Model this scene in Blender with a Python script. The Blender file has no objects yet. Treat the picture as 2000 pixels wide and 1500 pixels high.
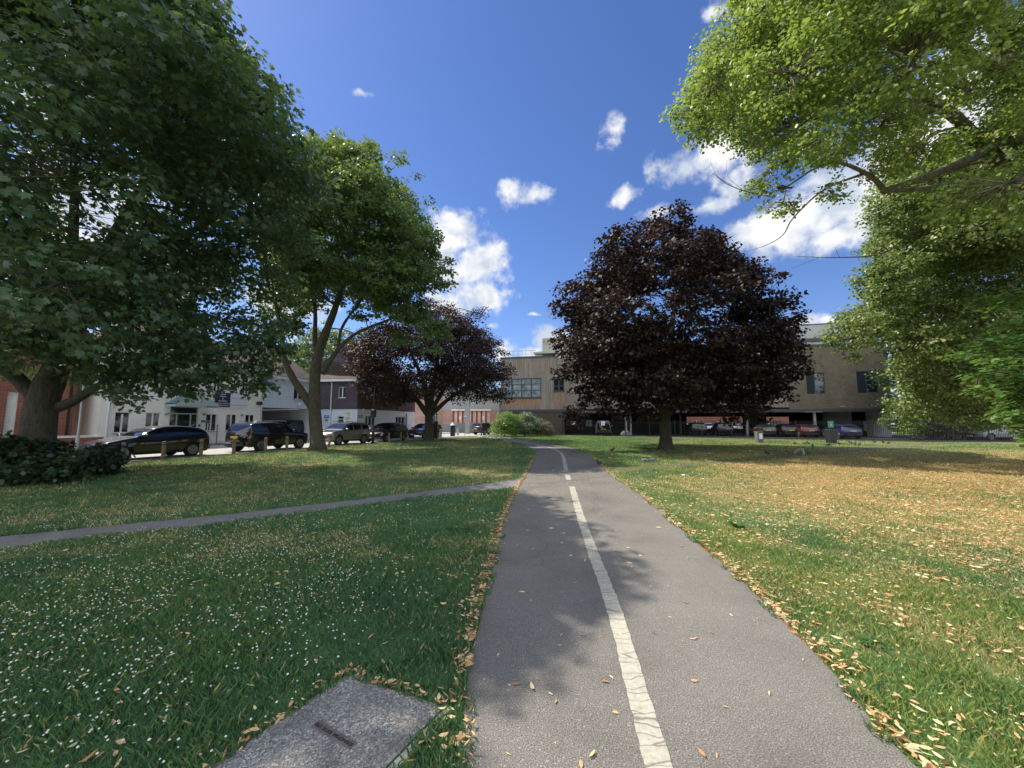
import bpy, math, random
import numpy as np
from mathutils import Vector, Matrix
rng = np.random.default_rng(7); random.seed(7)
R = math.radians
scene = bpy.context.scene
COL = scene.collection

# ---------------------------------------------------------------- camera, sky, sun, exposure
F = 752.0; PITCH = math.asin(0.1005); EYE = 1.6
cd = bpy.data.cameras.new("camera"); cam = bpy.data.objects.new("camera", cd); COL.objects.link(cam)
cd.sensor_width = 36; cd.lens = 36 * F / 2000; cd.clip_start = 0.05; cd.clip_end = 3000
cam.location = (0, 0, EYE); cam.rotation_euler = (R(90) + PITCH, 0, 0)
scene.camera = cam
CP, SP = math.cos(PITCH), math.sin(PITCH)
def ray(px, py):
    u = (px - 1000) / F; v = (750 - py) / F
    y = CP - v * SP
    return u / y, (SP + v * CP) / y
def at(px, py, Y):
    a, b = ray(px, py); return Vector((a * Y, Y, EYE + b * Y))
def gnd(px, py, z=0.0):
    a, b = ray(px, py); Y = (z - EYE) / b
    return Vector((a * Y, Y, z))
def project(P):
    P = np.asarray(P, float); q = P - np.array([0, 0, EYE])
    d = q[:, 1] * CP + q[:, 2] * SP; up = -q[:, 1] * SP + q[:, 2] * CP
    dd = np.where(d > 0.3, d, 0.3)
    return 1000 + F * q[:, 0] / dd, 750 - F * up / dd, d

SUN_AZ, SUN_EL = R(-64), R(52)
sunv = Vector((math.sin(SUN_AZ) * math.cos(SUN_EL), math.cos(SUN_AZ) * math.cos(SUN_EL), math.sin(SUN_EL)))
sd = bpy.data.lights.new("sun", 'SUN'); sun = bpy.data.objects.new("sun", sd); COL.objects.link(sun)
sd.energy = 4.4; sd.angle = R(0.55); sd.color = (1.0, 0.92, 0.78)
sun.rotation_euler = sunv.to_track_quat('Z', 'Y').to_euler(); sun.location = (-20, 10, 40)
scene.view_settings.view_transform = 'Standard'; scene.view_settings.look = 'None'
scene.view_settings.gamma = 1.0; scene.view_settings.exposure = 0.58
scene.cycles.max_bounces = 6; scene.cycles.diffuse_bounces = 3; scene.cycles.glossy_bounces = 2
scene.cycles.transmission_bounces = 4; scene.cycles.transparent_max_bounces = 4

world = bpy.data.worlds.new("World"); scene.world = world; world.use_nodes = True
def build_world():
    nt = world.node_tree; N = nt.nodes; L = nt.links
    for n in list(N): N.remove(n)
    out = N.new('ShaderNodeOutputWorld'); bg = N.new('ShaderNodeBackground'); bg.inputs[1].default_value = 0.128
    sky = N.new('ShaderNodeTexSky'); sky.sky_type = 'NISHITA'; sky.sun_disc = False
    sky.sun_elevation = SUN_EL; sky.sun_rotation = SUN_AZ % (2 * math.pi)
    sky.air_density = 1.0; sky.dust_density = 0.25; sky.ozone_density = 3.0
    hs = N.new('ShaderNodeHueSaturation'); hs.inputs['Saturation'].default_value = 1.10; hs.inputs['Value'].default_value = 1.0
    tn = N.new('ShaderNodeMix'); tn.data_type = 'RGBA'; tn.blend_type = 'MULTIPLY'; tn.inputs[0].default_value = 1; tn.inputs[7].default_value = (.70, .70, .85, 1)
    L.new(sky.outputs[0], tn.inputs[6]); L.new(tn.outputs[2], hs.inputs['Color'])
    tc = N.new('ShaderNodeTexCoord'); D = tc.outputs['Generated']
    # clouds in direction space: (px, py, rx, ry, weight)
    blobs = [(885,470,58,50,1.25),(935,515,55,42,1.25),(860,520,40,50,1.2),(925,580,58,30,1.2),(870,590,45,30,1.15),(985,690,30,30,1.0),
             (1600,410,105,50,1.3),(1500,455,90,36,1.2),(1690,390,80,50,1.2),(1640,460,70,30,1.1),
             (1330,335,62,26,.95),(1400,300,90,42,1.0),(1385,400,75,22,.9),(1310,410,60,16,.8),(1230,380,34,22,.95),
             (1192,262,26,36,.9),(1010,382,50,20,.98),(1045,375,30,14,.95),(1070,660,40,24,1.15),(1050,690,60,16,1.1),(1045,616,22,6,.8),(1620,628,45,14,1.1),(1570,640,60,20,1.0),
             (708,182,30,10,.74),(1400,15,40,26,.75),(955,630,16,8,.8),
             (170,410,120,70,1.3),(330,520,110,50,1.2),(120,200,110,60,1.15),(560,600,70,50,1.15),(60,520,90,60,1.2),(1780,280,110,70,1.2),(1880,160,90,60,1.1),(1500,180,70,60,1.0),(1850,650,90,40,1.2),
             (1440,350,60,30,.95),(1270,470,30,20,.7)]
    def math_(op, a, b=None, clamp=False):
        n = N.new('ShaderNodeMath'); n.operation = op; n.use_clamp = clamp
        for i, x in enumerate((a, b)):
            if x is None: continue
            if isinstance(x, (int, float)): n.inputs[i].default_value = x
            else: L.new(x, n.inputs[i])
        return n.outputs[0]
    warp = N.new('ShaderNodeTexNoise'); warp.inputs['Scale'].default_value = 9; warp.inputs['Detail'].default_value = 3
    L.new(D, warp.inputs['Vector'])
    ws = N.new('ShaderNodeVectorMath'); ws.operation = 'MULTIPLY_ADD'; L.new(warp.outputs['Color'], ws.inputs[0])
    ws.inputs[1].default_value = (.07, .07, .07); ws.inputs[2].default_value = (-.035, -.035, -.035)
    wd = N.new('ShaderNodeVectorMath'); wd.operation = 'ADD'; L.new(D, wd.inputs[0]); L.new(ws.outputs[0], wd.inputs[1])
    M = None
    for (px, py, rx, ry, w) in blobs:
        a, b = ray(px, py); d = Vector((a, 1, b)); l = d.length; d.normalize()
        k = 1 / (F * math.sqrt(1 + ((px-1000)/F)**2 + ((py-750)/F)**2))
        s = N.new('ShaderNodeVectorMath'); s.operation = 'SUBTRACT'; L.new(wd.outputs[0], s.inputs[0]); s.inputs[1].default_value = d
        m = N.new('ShaderNodeVectorMath'); m.operation = 'MULTIPLY'; L.new(s.outputs[0], m.inputs[0])
        m.inputs[1].default_value = (1/(rx*k*1.12), 1/(rx*k*1.12), 1/(ry*k*1.12))
        ln = N.new('ShaderNodeVectorMath'); ln.operation = 'LENGTH'; L.new(m.outputs[0], ln.inputs[0])
        v = math_('SUBTRACT', w, ln.outputs['Value'])
        M = v if M is None else math_('MAXIMUM', M, v)
    # unseen broken cloud added behind and beside the view as neutral fill light
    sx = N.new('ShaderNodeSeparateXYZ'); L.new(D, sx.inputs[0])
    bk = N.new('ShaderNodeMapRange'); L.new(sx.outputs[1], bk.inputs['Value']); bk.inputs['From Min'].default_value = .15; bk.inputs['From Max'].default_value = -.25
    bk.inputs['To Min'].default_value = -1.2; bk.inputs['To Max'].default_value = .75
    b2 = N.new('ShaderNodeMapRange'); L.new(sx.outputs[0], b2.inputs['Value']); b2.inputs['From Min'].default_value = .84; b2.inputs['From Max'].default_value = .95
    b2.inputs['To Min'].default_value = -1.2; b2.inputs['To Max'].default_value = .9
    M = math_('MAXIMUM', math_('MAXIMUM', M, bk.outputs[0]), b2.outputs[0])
    nz = N.new('ShaderNodeTexNoise'); nz.inputs['Scale'].default_value = 17; nz.inputs['Detail'].default_value = 9; nz.inputs['Roughness'].default_value = .62
    L.new(D, nz.inputs['Vector'])
    dn = math_('ADD', M, math_('MULTIPLY', math_('SUBTRACT', nz.outputs['Fac'], .5), 2.6))
    mr = N.new('ShaderNodeMapRange'); mr.interpolation_type = 'SMOOTHSTEP'; L.new(dn, mr.inputs['Value'])
    mr.inputs['From Min'].default_value = .0; mr.inputs['From Max'].default_value = .85
    nz2 = N.new('ShaderNodeTexNoise'); nz2.inputs['Scale'].default_value = 11; nz2.inputs['Detail'].default_value = 5
    L.new(wd.outputs[0], nz2.inputs['Vector'])
    cr = N.new('ShaderNodeValToRGB'); L.new(nz2.outputs['Fac'], cr.inputs[0])
    cr.color_ramp.elements[0].position = .42; cr.color_ramp.elements[0].color = (3.3, 3.7, 4.4, 1)
    cr.color_ramp.elements[1].position = .56; cr.color_ramp.elements[1].color = (5.6, 5.6, 5.5, 1)
    bb = N.new('ShaderNodeMapRange'); L.new(sx.outputs[1], bb.inputs['Value']); bb.inputs['From Min'].default_value = .1; bb.inputs['From Max'].default_value = -.25  # the added cloud behind the view is brightened for stronger fill
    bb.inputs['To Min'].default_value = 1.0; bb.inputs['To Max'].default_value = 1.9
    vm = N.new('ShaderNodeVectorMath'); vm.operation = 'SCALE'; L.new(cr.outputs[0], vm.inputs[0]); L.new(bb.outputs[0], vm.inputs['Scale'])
    mx = N.new('ShaderNodeMix'); mx.data_type = 'RGBA'; L.new(mr.outputs[0], mx.inputs[0])
    L.new(hs.outputs[0], mx.inputs[6]); L.new(vm.outputs[0], mx.inputs[7])
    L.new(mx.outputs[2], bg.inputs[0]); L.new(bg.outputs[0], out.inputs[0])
build_world()

# ---------------------------------------------------------------- object helpers
def tag(o, label=None, cat=None, group=None, kind=None):
    if label: o['label'] = label
    if cat: o['category'] = cat
    if group: o['group'] = group
    if kind: o['kind'] = kind
    return o
def thing(name, label, cat, loc=(0, 0, 0), rz=0.0, group=None):
    o = bpy.data.objects.new(name, None); COL.objects.link(o); o.empty_display_size = .2
    o.location = loc; o.rotation_euler = (0, 0, rz)
    return tag(o, label, cat, group)
def copy_tree(o, parent=None):
    c = o.copy(); COL.objects.link(c); c.parent = parent
    for ch in list(o.children): copy_tree(ch, c)
    return c
class MB:
    """collects faces; build() links them as one mesh object"""
    def __init__(s): s.v = []; s.f = []; s.m = []
    def add(s, vs, fs, mi=0):
        b = len(s.v); s.v += [tuple(x) for x in vs]; s.f += [tuple(b + i for i in f) for f in fs]; s.m += [mi] * len(fs); return s
    def box(s, x0, x1, y0, y1, z0, z1, mi=0):
        vs = [(x0,y0,z0),(x1,y0,z0),(x1,y1,z0),(x0,y1,z0),(x0,y0,z1),(x1,y0,z1),(x1,y1,z1),(x0,y1,z1)]
        return s.add(vs, [(0,3,2,1),(4,5,6,7),(0,1,5,4),(1,2,6,5),(2,3,7,6),(3,0,4,7)], mi)
    def cbox(s, x0, x1, y0, y1, z0, z1, c=.02, mi=0):
        """box with chamfered vertical edges and top"""
        def ring(i, z): return [(x0+c+i,y0+i,z),(x1-c-i,y0+i,z),(x1-i,y0+c+i,z),(x1-i,y1-c-i,z),(x1-c-i,y1-i,z),(x0+c+i,y1-i,z),(x0+i,y1-c-i,z),(x0+i,y0+c+i,z)]
        vs = ring(0,z0)+ring(0,z1-c)+ring(c,z1); n = 8
        fs = [tuple(range(n-1,-1,-1)), tuple(range(2*n,3*n))]
        for k in (0,1):
            for i in range(n): fs.append((k*n+i, k*n+(i+1)%n, (k+1)*n+(i+1)%n, (k+1)*n+i))
        return s.add(vs, fs, mi)
    def quad(s, a, b, c, d, mi=0): return s.add([a,b,c,d], [(0,1,2,3)], mi)
    def tube(s, pts, rad, n=8, mi=0, cap=True):
        pts = [Vector(p) for p in pts]
        if not hasattr(rad, '__len__'): rad = [rad] * len(pts)
        vs = []; fs = []; prev = None
        for i, p in enumerate(pts):
            t = (pts[min(i+1, len(pts)-1)] - pts[max(i-1, 0)])
            if t.length < 1e-6: t = Vector((0,0,1))
            t.normalize()
            if prev is None:
                a = Vector((1,0,0)) if abs(t.x) < .8 else Vector((0,1,0))
                x = t.cross(a).normalized()
            else:
                x = (prev - t * prev.dot(t)); x = x.normalized() if x.length > 1e-6 else t.orthogonal().normalized()
            prev = x; y = t.cross(x)
            for k in range(n):
                an = 2*math.pi*k/n; vs.append(p + (x*math.cos(an) + y*math.sin(an)) * rad[i])
        for i in range(len(pts)-1):
            for k in range(n):
                fs.append((i*n+k, i*n+(k+1)%n, (i+1)*n+(k+1)%n, (i+1)*n+k))
        if cap:
            fs.append(tuple(range(n-1,-1,-1))); fs.append(tuple((len(pts)-1)*n + k for k in range(n)))
        return s.add(vs, fs, mi)
    def lathe(s, prof, n=16, o=(0,0,0), mi=0):
        vs = []; fs = []
        for (r, z) in prof:
            for k in range(n):
                a = 2*math.pi*k/n; vs.append((o[0]+r*math.cos(a), o[1]+r*math.sin(a), o[2]+z))
        for i in range(len(prof)-1):
            for k in range(n): fs.append((i*n+k, i*n+(k+1)%n, (i+1)*n+(k+1)%n, (i+1)*n+k))
        fs.append(tuple(range(n-1,-1,-1))); fs.append(tuple((len(prof)-1)*n+k for k in range(n)))
        return s.add(vs, fs, mi)
    def build(s, name, mat, parent=None, smooth=False, loc=None):
        me = bpy.data.meshes.new(name); me.from_pydata(s.v, [], s.f)
        mats = mat if isinstance(mat, (list, tuple)) else [mat]
        for m in mats: me.materials.append(m)
        if len(mats) > 1: me.polygons.foreach_set('material_index', s.m)
        if smooth: me.polygons.foreach_set('use_smooth', [True]*len(me.polygons))
        me.update()
        o = bpy.data.objects.new(name, me); COL.objects.link(o)
        if parent: o.parent = parent
        if loc: o.location = loc
        return o
def np_mesh(name, V, K, mat, parent=None, rnd=None, smooth=False):
    """V: (N*K,3) vertices, N polygons of K corners each"""
    n = len(V); me = bpy.data.meshes.new(name)
    me.vertices.add(n); me.vertices.foreach_set('co', np.ascontiguousarray(V, dtype=np.float32).ravel())
    me.loops.add(n); me.loops.foreach_set('vertex_index', np.arange(n, dtype=np.int32))
    me.polygons.add(n // K); me.polygons.foreach_set('loop_start', np.arange(0, n, K, dtype=np.int32))
    me.update(calc_edges=True)
    if rnd is not None:
        a = me.attributes.new('rnd', 'FLOAT', 'FACE'); a.data.foreach_set('value', np.ascontiguousarray(rnd, dtype=np.float32))
    me.materials.append(mat)
    o = bpy.data.objects.new(name, me); COL.objects.link(o)
    if parent: o.parent = parent
    return o
def text_mesh(s, size, mat, parent, loc, rot, name='lettering', ext=.004, align='CENTER'):
    if '\n' in s:
        ls = s.split('\n')
        for i, l in enumerate(ls): text_mesh(l, size, mat, parent, (loc[0], loc[1], loc[2]+size*1.0*((len(ls)-1)/2-i)), rot, name, ext, align)
        return None
    cu = bpy.data.curves.new(name, 'FONT'); cu.body = s; cu.size = size; cu.extrude = ext; cu.align_x = align; cu.align_y = 'CENTER'
    t = bpy.data.objects.new(name, cu); COL.objects.link(t)
    dg = bpy.context.evaluated_depsgraph_get(); me = bpy.data.meshes.new_from_object(t.evaluated_get(dg))
    bpy.data.objects.remove(t); me.materials.clear(); me.materials.append(mat)
    o = bpy.data.objects.new(name, me); COL.objects.link(o); o.parent = parent; o.location = loc; o.rotation_euler = rot
    return o

# ---------------------------------------------------------------- materials
class NT:
    def __init__(s, name):
        s.m = bpy.data.materials.new(name); s.m.use_nodes = True; s.t = s.m.node_tree; s.N = s.t.nodes; s.L = s.t.links
        s.b = s.N['Principled BSDF']; s.out = s.N['Material Output']
    def n(s, typ, **kw):
        x = s.N.new(typ)
        for k, v in kw.items():
            if k in x.inputs: x.inputs[k].default_value = v
            else: setattr(x, k, v)
        return x
    def link(s, a, b): s.L.new(a, b); return s
    def coord(s, scale=(1,1,1), out='Object'):
        tc = s.n('ShaderNodeTexCoord'); mp = s.n('ShaderNodeMapping'); mp.inputs['Scale'].default_value = scale
        s.L.new(tc.outputs[out], mp.inputs[0]); return mp.outputs[0]
    def noise(s, vec, scale, detail=4, rough=.55):
        x = s.n('ShaderNodeTexNoise'); x.inputs['Scale'].default_value = scale; x.inputs['Detail'].default_value = detail; x.inputs['Roughness'].default_value = rough
        s.L.new(vec, x.inputs['Vector']); return x.outputs['Fac']
    def ramp(s, fac, stops, interp='LINEAR'):
        x = s.n('ShaderNodeValToRGB'); s.L.new(fac, x.inputs[0]); e = x.color_ramp.elements; x.color_ramp.interpolation = interp
        while len(e) < len(stops): e.new(.5)
        for i, (p, c) in enumerate(stops):
            e[i].position = p; e[i].color = (c[0], c[1], c[2], 1) if hasattr(c, '__len__') else (c, c, c, 1)
        return x.outputs['Color']
    def mix(s, fac, a, b, blend='MIX'):
        x = s.n('ShaderNodeMix', data_type='RGBA', blend_type=blend)
        for sock, v in ((x.inputs[0], fac), (x.inputs[6], a), (x.inputs[7], b)):
            if isinstance(v, (int, float)): sock.default_value = v
            elif isinstance(v, (tuple, list)): sock.default_value = (*v[:3], 1)
            else: s.L.new(v, sock)
        return x.outputs[2]
    def math(s, op, a, b=None, clamp=False):
        x = s.n('ShaderNodeMath', operation=op); x.use_clamp = clamp
        for i, v in enumerate((a, b)):
            if v is None: continue
            if isinstance(v, (int, float)): x.inputs[i].default_value = v
            else: s.L.new(v, x.inputs[i])
        return x.outputs[0]
    def bump(s, h, strength=.3, dist=.02):
        x = s.n('ShaderNodeBump'); x.inputs['Strength'].default_value = strength; x.inputs['Distance'].default_value = dist
        s.L.new(h, x.inputs['Height']); s.L.new(x.outputs[0], s.b.inputs['Normal'])
    def base(s, c):
        if isinstance(c, tuple): s.b.inputs['Base Color'].default_value = (*c[:3], 1)
        else: s.L.new(c, s.b.inputs['Base Color'])
    def rough(s, r, spec=None):
        if isinstance(r, (int, float)): s.b.inputs['Roughness'].default_value = r
        else: s.L.new(r, s.b.inputs['Roughness'])
        if spec is not None: s.b.inputs['Specular IOR Level'].default_value = spec
def plain(name, c, rough=.6, metal=0, var=.12, scale=6, spec=.5, coat=0, bump=0):
    t = NT(name); v = t.coord(); f = t.noise(v, scale, 5)
    lo = tuple(x*(1-var) for x in c); hi = tuple(min(1, x*(1+var)) for x in c)
    t.base(t.ramp(f, [(.3, lo), (.7, hi)])); t.rough(rough, spec); t.b.inputs['Metallic'].default_value = metal
    if coat: t.b.inputs['Coat Weight'].default_value = coat; t.b.inputs['Coat Roughness'].default_value = .04
    if bump: t.bump(f, bump, .01)
    return t.m
def leaf_mat(name, stops, trans=(.2,.35,.05), tw=.35, rough=.42, spec=.5):
    t = NT(name); at_ = t.n('ShaderNodeAttribute', attribute_name='rnd')
    v = t.coord(); f = t.noise(v, .55, 3)
    k = t.math('ADD', t.math('MULTIPLY', at_.outputs['Fac'], .7), t.math('MULTIPLY', f, .3))
    c = t.ramp(k, stops); t.base(c); t.rough(rough, spec)
    tr = t.n('ShaderNodeBsdfTranslucent'); t.L.new(t.mix(.5, c, trans), tr.inputs[0])
    ms = t.n('ShaderNodeMixShader'); ms.inputs[0].default_value = tw
    t.L.new(t.b.outputs[0], ms.inputs[1]); t.L.new(tr.outputs[0], ms.inputs[2]); t.L.new(ms.outputs[0], t.out.inputs[0])
    return t.m
M = {}
M['leaf_maple'] = leaf_mat('leaf_maple', [(.05,(.045,.08,.052)),(.5,(.068,.118,.068)),(.93,(.10,.165,.075)),(1,(.24,.28,.09))], (.30,.46,.07), .33)
M['leaf_syc'] = leaf_mat('leaf_sycamore', [(.05,(.055,.10,.05)),(.5,(.085,.145,.06)),(1,(.15,.22,.065))], (.36,.48,.06), .38)
M['leaf_lime'] = leaf_mat('leaf_lime', [(.05,(.065,.135,.03)),(.5,(.15,.245,.05)),(.72,(.30,.37,.09)),(1,(.78,.75,.40))], (.50,.64,.09), .44)
M['leaf_lime2'] = leaf_mat('leaf_lime_far', [(.05,(.07,.14,.045)),(.5,(.15,.23,.075)),(.72,(.31,.36,.13)),(1,(.72,.71,.42))], (.38,.52,.10), .40)
M['leaf_copper'] = leaf_mat('leaf_copper', [(.05,(.014,.010,.011)),(.5,(.029,.019,.017)),(.85,(.058,.034,.025)),(1,(.075,.062,.036))], (.09,.04,.025), .17, rough=.52, spec=.30)
M['leaf_copper2'] = leaf_mat('leaf_copper_small', [(.05,(.020,.015,.014)),(.5,(.040,.027,.022)),(.85,(.075,.045,.032)),(1,(.08,.066,.035))], (.12,.058,.035), .21, rough=.55, spec=.28)
M['leaf_dark'] = leaf_mat('leaf_shrub', [(.05,(.016,.036,.02)),(.6,(.03,.062,.027)),(1,(.055,.095,.032))], (.11,.19,.035), .2)  # greens dimmed to put tree shade over the hedge into the colour
M['leaf_young'] = leaf_mat('leaf_young_tree', [(.05,(.05,.12,.03)),(.6,(.09,.19,.045)),(1,(.2,.30,.08))], (.25,.45,.06), .32)
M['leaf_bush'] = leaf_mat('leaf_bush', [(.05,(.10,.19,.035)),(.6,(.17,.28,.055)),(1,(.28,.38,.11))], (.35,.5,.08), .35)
M['leaf_grey'] = leaf_mat('leaf_grey_bush', [(.05,(.09,.14,.07)),(.6,(.17,.23,.12)),(1,(.3,.36,.22))], (.25,.32,.15), .25)
M['leaf_brown'] = leaf_mat('leaf_brown_bush', [(.05,(.09,.05,.035)),(.4,(.12,.10,.05)),(.8,(.17,.19,.10)),(1,(.28,.28,.2))], (.2,.16,.08), .2)
def bark(name, c0, c1, sc=1.0):
    t = NT(name); v = t.coord((9*sc, 9*sc, 2.2*sc)); f = t.noise(v, 1.6, 8, .65); g = t.noise(t.coord(), .9, 3)
    t.base(t.mix(t.math('MULTIPLY', g, .5), t.ramp(f, [(.32, c0), (.68, c1)]), (.06, .075, .04))); t.rough(.92, .2); t.bump(f, .8, .03); return t.m
M['bark'] = bark('bark_grey', (.045,.038,.031), (.14,.12,.10))
M['bark_lime'] = bark('bark_lime', (.085,.075,.06), (.30,.26,.20))
M['bark_dark'] = bark('bark_dark', (.035,.03,.026), (.12,.10,.085))
# ---------------------------------------------------------------- ground materials
def lawn_mat():
    t = NT('lawn_turf'); v = t.coord()
    sep = t.n('ShaderNodeSeparateXYZ'); t.L.new(v, sep.inputs[0]); X, Y = sep.outputs[0], sep.outputs[1]
    fine = t.noise(v, 55, 3, .7); mid = t.noise(v, 5, 5, .6); big = t.noise(v, .55, 4, .6)
    lush = t.ramp(fine, [(.25,(.04,.095,.04)),(.55,(.085,.17,.06)),(.8,(.14,.23,.08))])
    dry = t.ramp(fine, [(.25,(.22,.14,.055)),(.55,(.46,.29,.12)),(.8,(.70,.48,.24))])
    # dry grass and litter: strong on the open right side, patchy elsewhere
    r = t.n('ShaderNodeMapRange'); t.L.new(t.math('SUBTRACT', X, t.math('MULTIPLY', Y, .28)), r.inputs['Value'])
    r.inputs['From Min'].default_value = .2; r.inputs['From Max'].default_value = 5.0; r.inputs['To Max'].default_value = .62
    r2 = t.n('ShaderNodeMapRange'); t.L.new(Y, r2.inputs['Value']); r2.inputs['From Min'].default_value = 2; r2.inputs['From Max'].default_value = 9
    r2.inputs['To Min'].default_value = .30; r2.inputs['To Max'].default_value = 1.0
    r3 = t.n('ShaderNodeMapRange'); t.L.new(Y, r3.inputs['Value']); r3.inputs['From Min'].default_value = 15; r3.inputs['From Max'].default_value = 24; r3.inputs['To Min'].default_value = 1; r3.inputs['To Max'].default_value = .35
    rr = t.math('MULTIPLY', t.math('MULTIPLY', r.outputs[0], r2.outputs[0]), r3.outputs[0])
    k = t.math('ADD', t.math('ADD', rr, t.math('MULTIPLY', t.math('SUBTRACT', big, .47), 1.1)), t.math('MULTIPLY', t.math('SUBTRACT', mid, .5), 1.2))
    ver = t.n('ShaderNodeMapRange'); t.L.new(t.math('SUBTRACT', t.math('MULTIPLY', X, -1), t.math('MULTIPLY', Y, -.25)), ver.inputs['Value'])
    k = t.math('ADD', k, t.ramp(X, [(.0, 0.0), (.03, .07)]))
    fl = t.n('ShaderNodeMapRange'); t.L.new(t.math('SUBTRACT', Y, t.math('MULTIPLY', X, .62)), fl.inputs['Value']); fl.inputs['From Min'].default_value = 9.6; fl.inputs['From Max'].default_value = 11.5; fl.inputs['To Max'].default_value = .30
    k = t.math('ADD', k, t.math('MULTIPLY', fl.outputs[0], t.ramp(X, [(.0, 1.0), (.02, 0.0)]))); fac = t.ramp(k, [(.12, 0.0), (.95, 1.0)])
    t.base(t.mix(fac, lush, dry)); t.rough(.95, .15)
    t.bump(fine, .6, .03); return t.m
def asphalt(name, c=.19, scale=1.0, tint=(1,.98,.95)):
    t = NT(name); v = t.coord()
    vo = t.n('ShaderNodeTexVoronoi'); vo.inputs['Scale'].default_value = 150*scale; t.L.new(v, vo.inputs['Vector'])
    g = t.noise(v, 130*scale, 3, .85); b = t.noise(v, .9, 5, .6); m = t.noise(v, 22, 4, .6)
    base = t.ramp(g, [(.36, tuple(c*.36*x for x in tint)), (.52, tuple(c*x for x in tint)), (.66, tuple(c*1.95*x for x in tint))])
    st = t.ramp(vo.outputs['Color'], [(.86, 0.0), (.90, 1.0)])
    base = t.mix(t.math('MULTIPLY', st, .45), base, (.48,.46,.43))
    wide = t.ramp(b, [(.3, .76), (.5, 1.0), (.7, 1.13)])
    base = t.mix(1.0, base, wide, 'MULTIPLY')
    base = t.mix(1.0, base, t.ramp(m, [(.3,.92),(.7,1.08)]), 'MULTIPLY')
    t.base(base); t.rough(.88, .25); t.bump(t.math('ADD', g, vo.outputs['Distance']), .5, .004); return t.m
M['lawn'] = lawn_mat()
M['path'] = asphalt('path_asphalt', .165, 1.0, (1.06,1,.90))
M['sidepath'] = asphalt('side_path_asphalt', .19)
M['road'] = asphalt('road_asphalt', .42, .6)
M['pave'] = asphalt('pavement_asphalt', .45, .6)
M['carpark'] = asphalt('car_park_asphalt', .03, .6)  # near-black tone stands in for shade under and before the raised block
def soil():
    t = NT('bare_soil'); v = t.coord(); f = t.noise(v, 30, 6, .7); g = t.noise(v, 2.5, 4)
    t.base(t.mix(g, t.ramp(f, [(.3,(.10,.085,.06)),(.7,(.24,.20,.15))]), (.10,.13,.05))); t.rough(.95,.1); t.bump(f,.5,.02); return t.m
M['soil'] = soil()
def litter_strip():
    t = NT('needle_litter'); v = t.coord(); f = t.noise(v, 45, 6, .75)
    t.base(t.ramp(f, [(.3,(.13,.06,.03)),(.5,(.28,.13,.06)),(.7,(.50,.30,.16))])); t.rough(.95,.1); t.bump(f,.8,.02); return t.m
M['litter'] = litter_strip()
def line_paint():
    t = NT('worn_white_paint'); v = t.coord(); 
    f = t.noise(v, 30, 6, .7)
    vo = t.n('ShaderNodeTexVoronoi'); vo.feature = 'DISTANCE_TO_EDGE'; vo.inputs['Scale'].default_value = 1.0
    w = t.noise(v, 6, 3); mp = t.n('ShaderNodeMapping'); mp.inputs['Scale'].default_value = (1.6, 10, 4)
    ad = t.n('ShaderNodeVectorMath', operation='ADD'); t.L.new(v, ad.inputs[0])
    ws = t.n('ShaderNodeVectorMath', operation='SCALE'); ws.inputs['Scale'].default_value = .08; cc = t.n('ShaderNodeTexNoise'); cc.inputs['Scale'].default_value = 8; t.L.new(v, cc.inputs['Vector'])
    t.L.new(cc.outputs['Color'], ws.inputs[0]); t.L.new(ws.outputs[0], ad.inputs[1]); t.L.new(ad.outputs[0], mp.inputs[0]); t.L.new(mp.outputs[0], vo.inputs['Vector'])
    crack = t.ramp(vo.outputs['Distance'], [(.012, 1.0), (.035, 0.0)])
    c = t.ramp(f, [(.3,(.33,.31,.25)),(.6,(.45,.43,.36)),(.8,(.52,.50,.43))])
    wr = t.noise(v, 70, 5, .75); wl = t.noise(v, 1.7, 3)
    c = t.mix(t.ramp(t.math('ADD', wr, t.math('MULTIPLY', wl, .35)), [(.76, 0.0), (.84, .65)]), c, (.16,.15,.13))
    t.base(t.mix(t.math('MULTIPLY', crack, .75), c, (.12,.115,.10))); t.rough(.8,.3); t.bump(f,.3,.005); return t.m
M['line'] = line_paint()
def aggregate():
    t = NT('exposed_aggregate_concrete'); v = t.coord()
    vo = t.n('ShaderNodeTexVoronoi'); vo.inputs['Scale'].default_value = 120; t.L.new(v, vo.inputs['Vector'])
    bl = t.n('ShaderNodeTexVoronoi'); bl.inputs['Scale'].default_value = 38; t.L.new(v, bl.inputs['Vector'])
    g = t.noise(v, 4, 5)
    c = t.ramp(vo.outputs['Color'], [(.15,(.13,.125,.11)),(.45,(.25,.24,.215)),(.75,(.42,.40,.36)),(.97,(.75,.72,.66))])
    c = t.mix(t.ramp(g, [(.4,0.),(.65,.6)]), c, (.10,.10,.10)); t.base(c); t.rough(.85,.3); t.bump(vo.outputs['Distance'], .8, .006); return t.m
M['aggregate'] = aggregate()
M['concrete'] = plain('concrete_edging', (.30,.29,.26), .9, var=.3, scale=20, bump=.4)
M['tyre_dark'] = plain('worn_dark_iron', (.015,.013,.013), .7); M['iron'] = plain('rusty_iron', (.14,.115,.105), .75, var=.35, scale=40, bump=.5)

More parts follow.
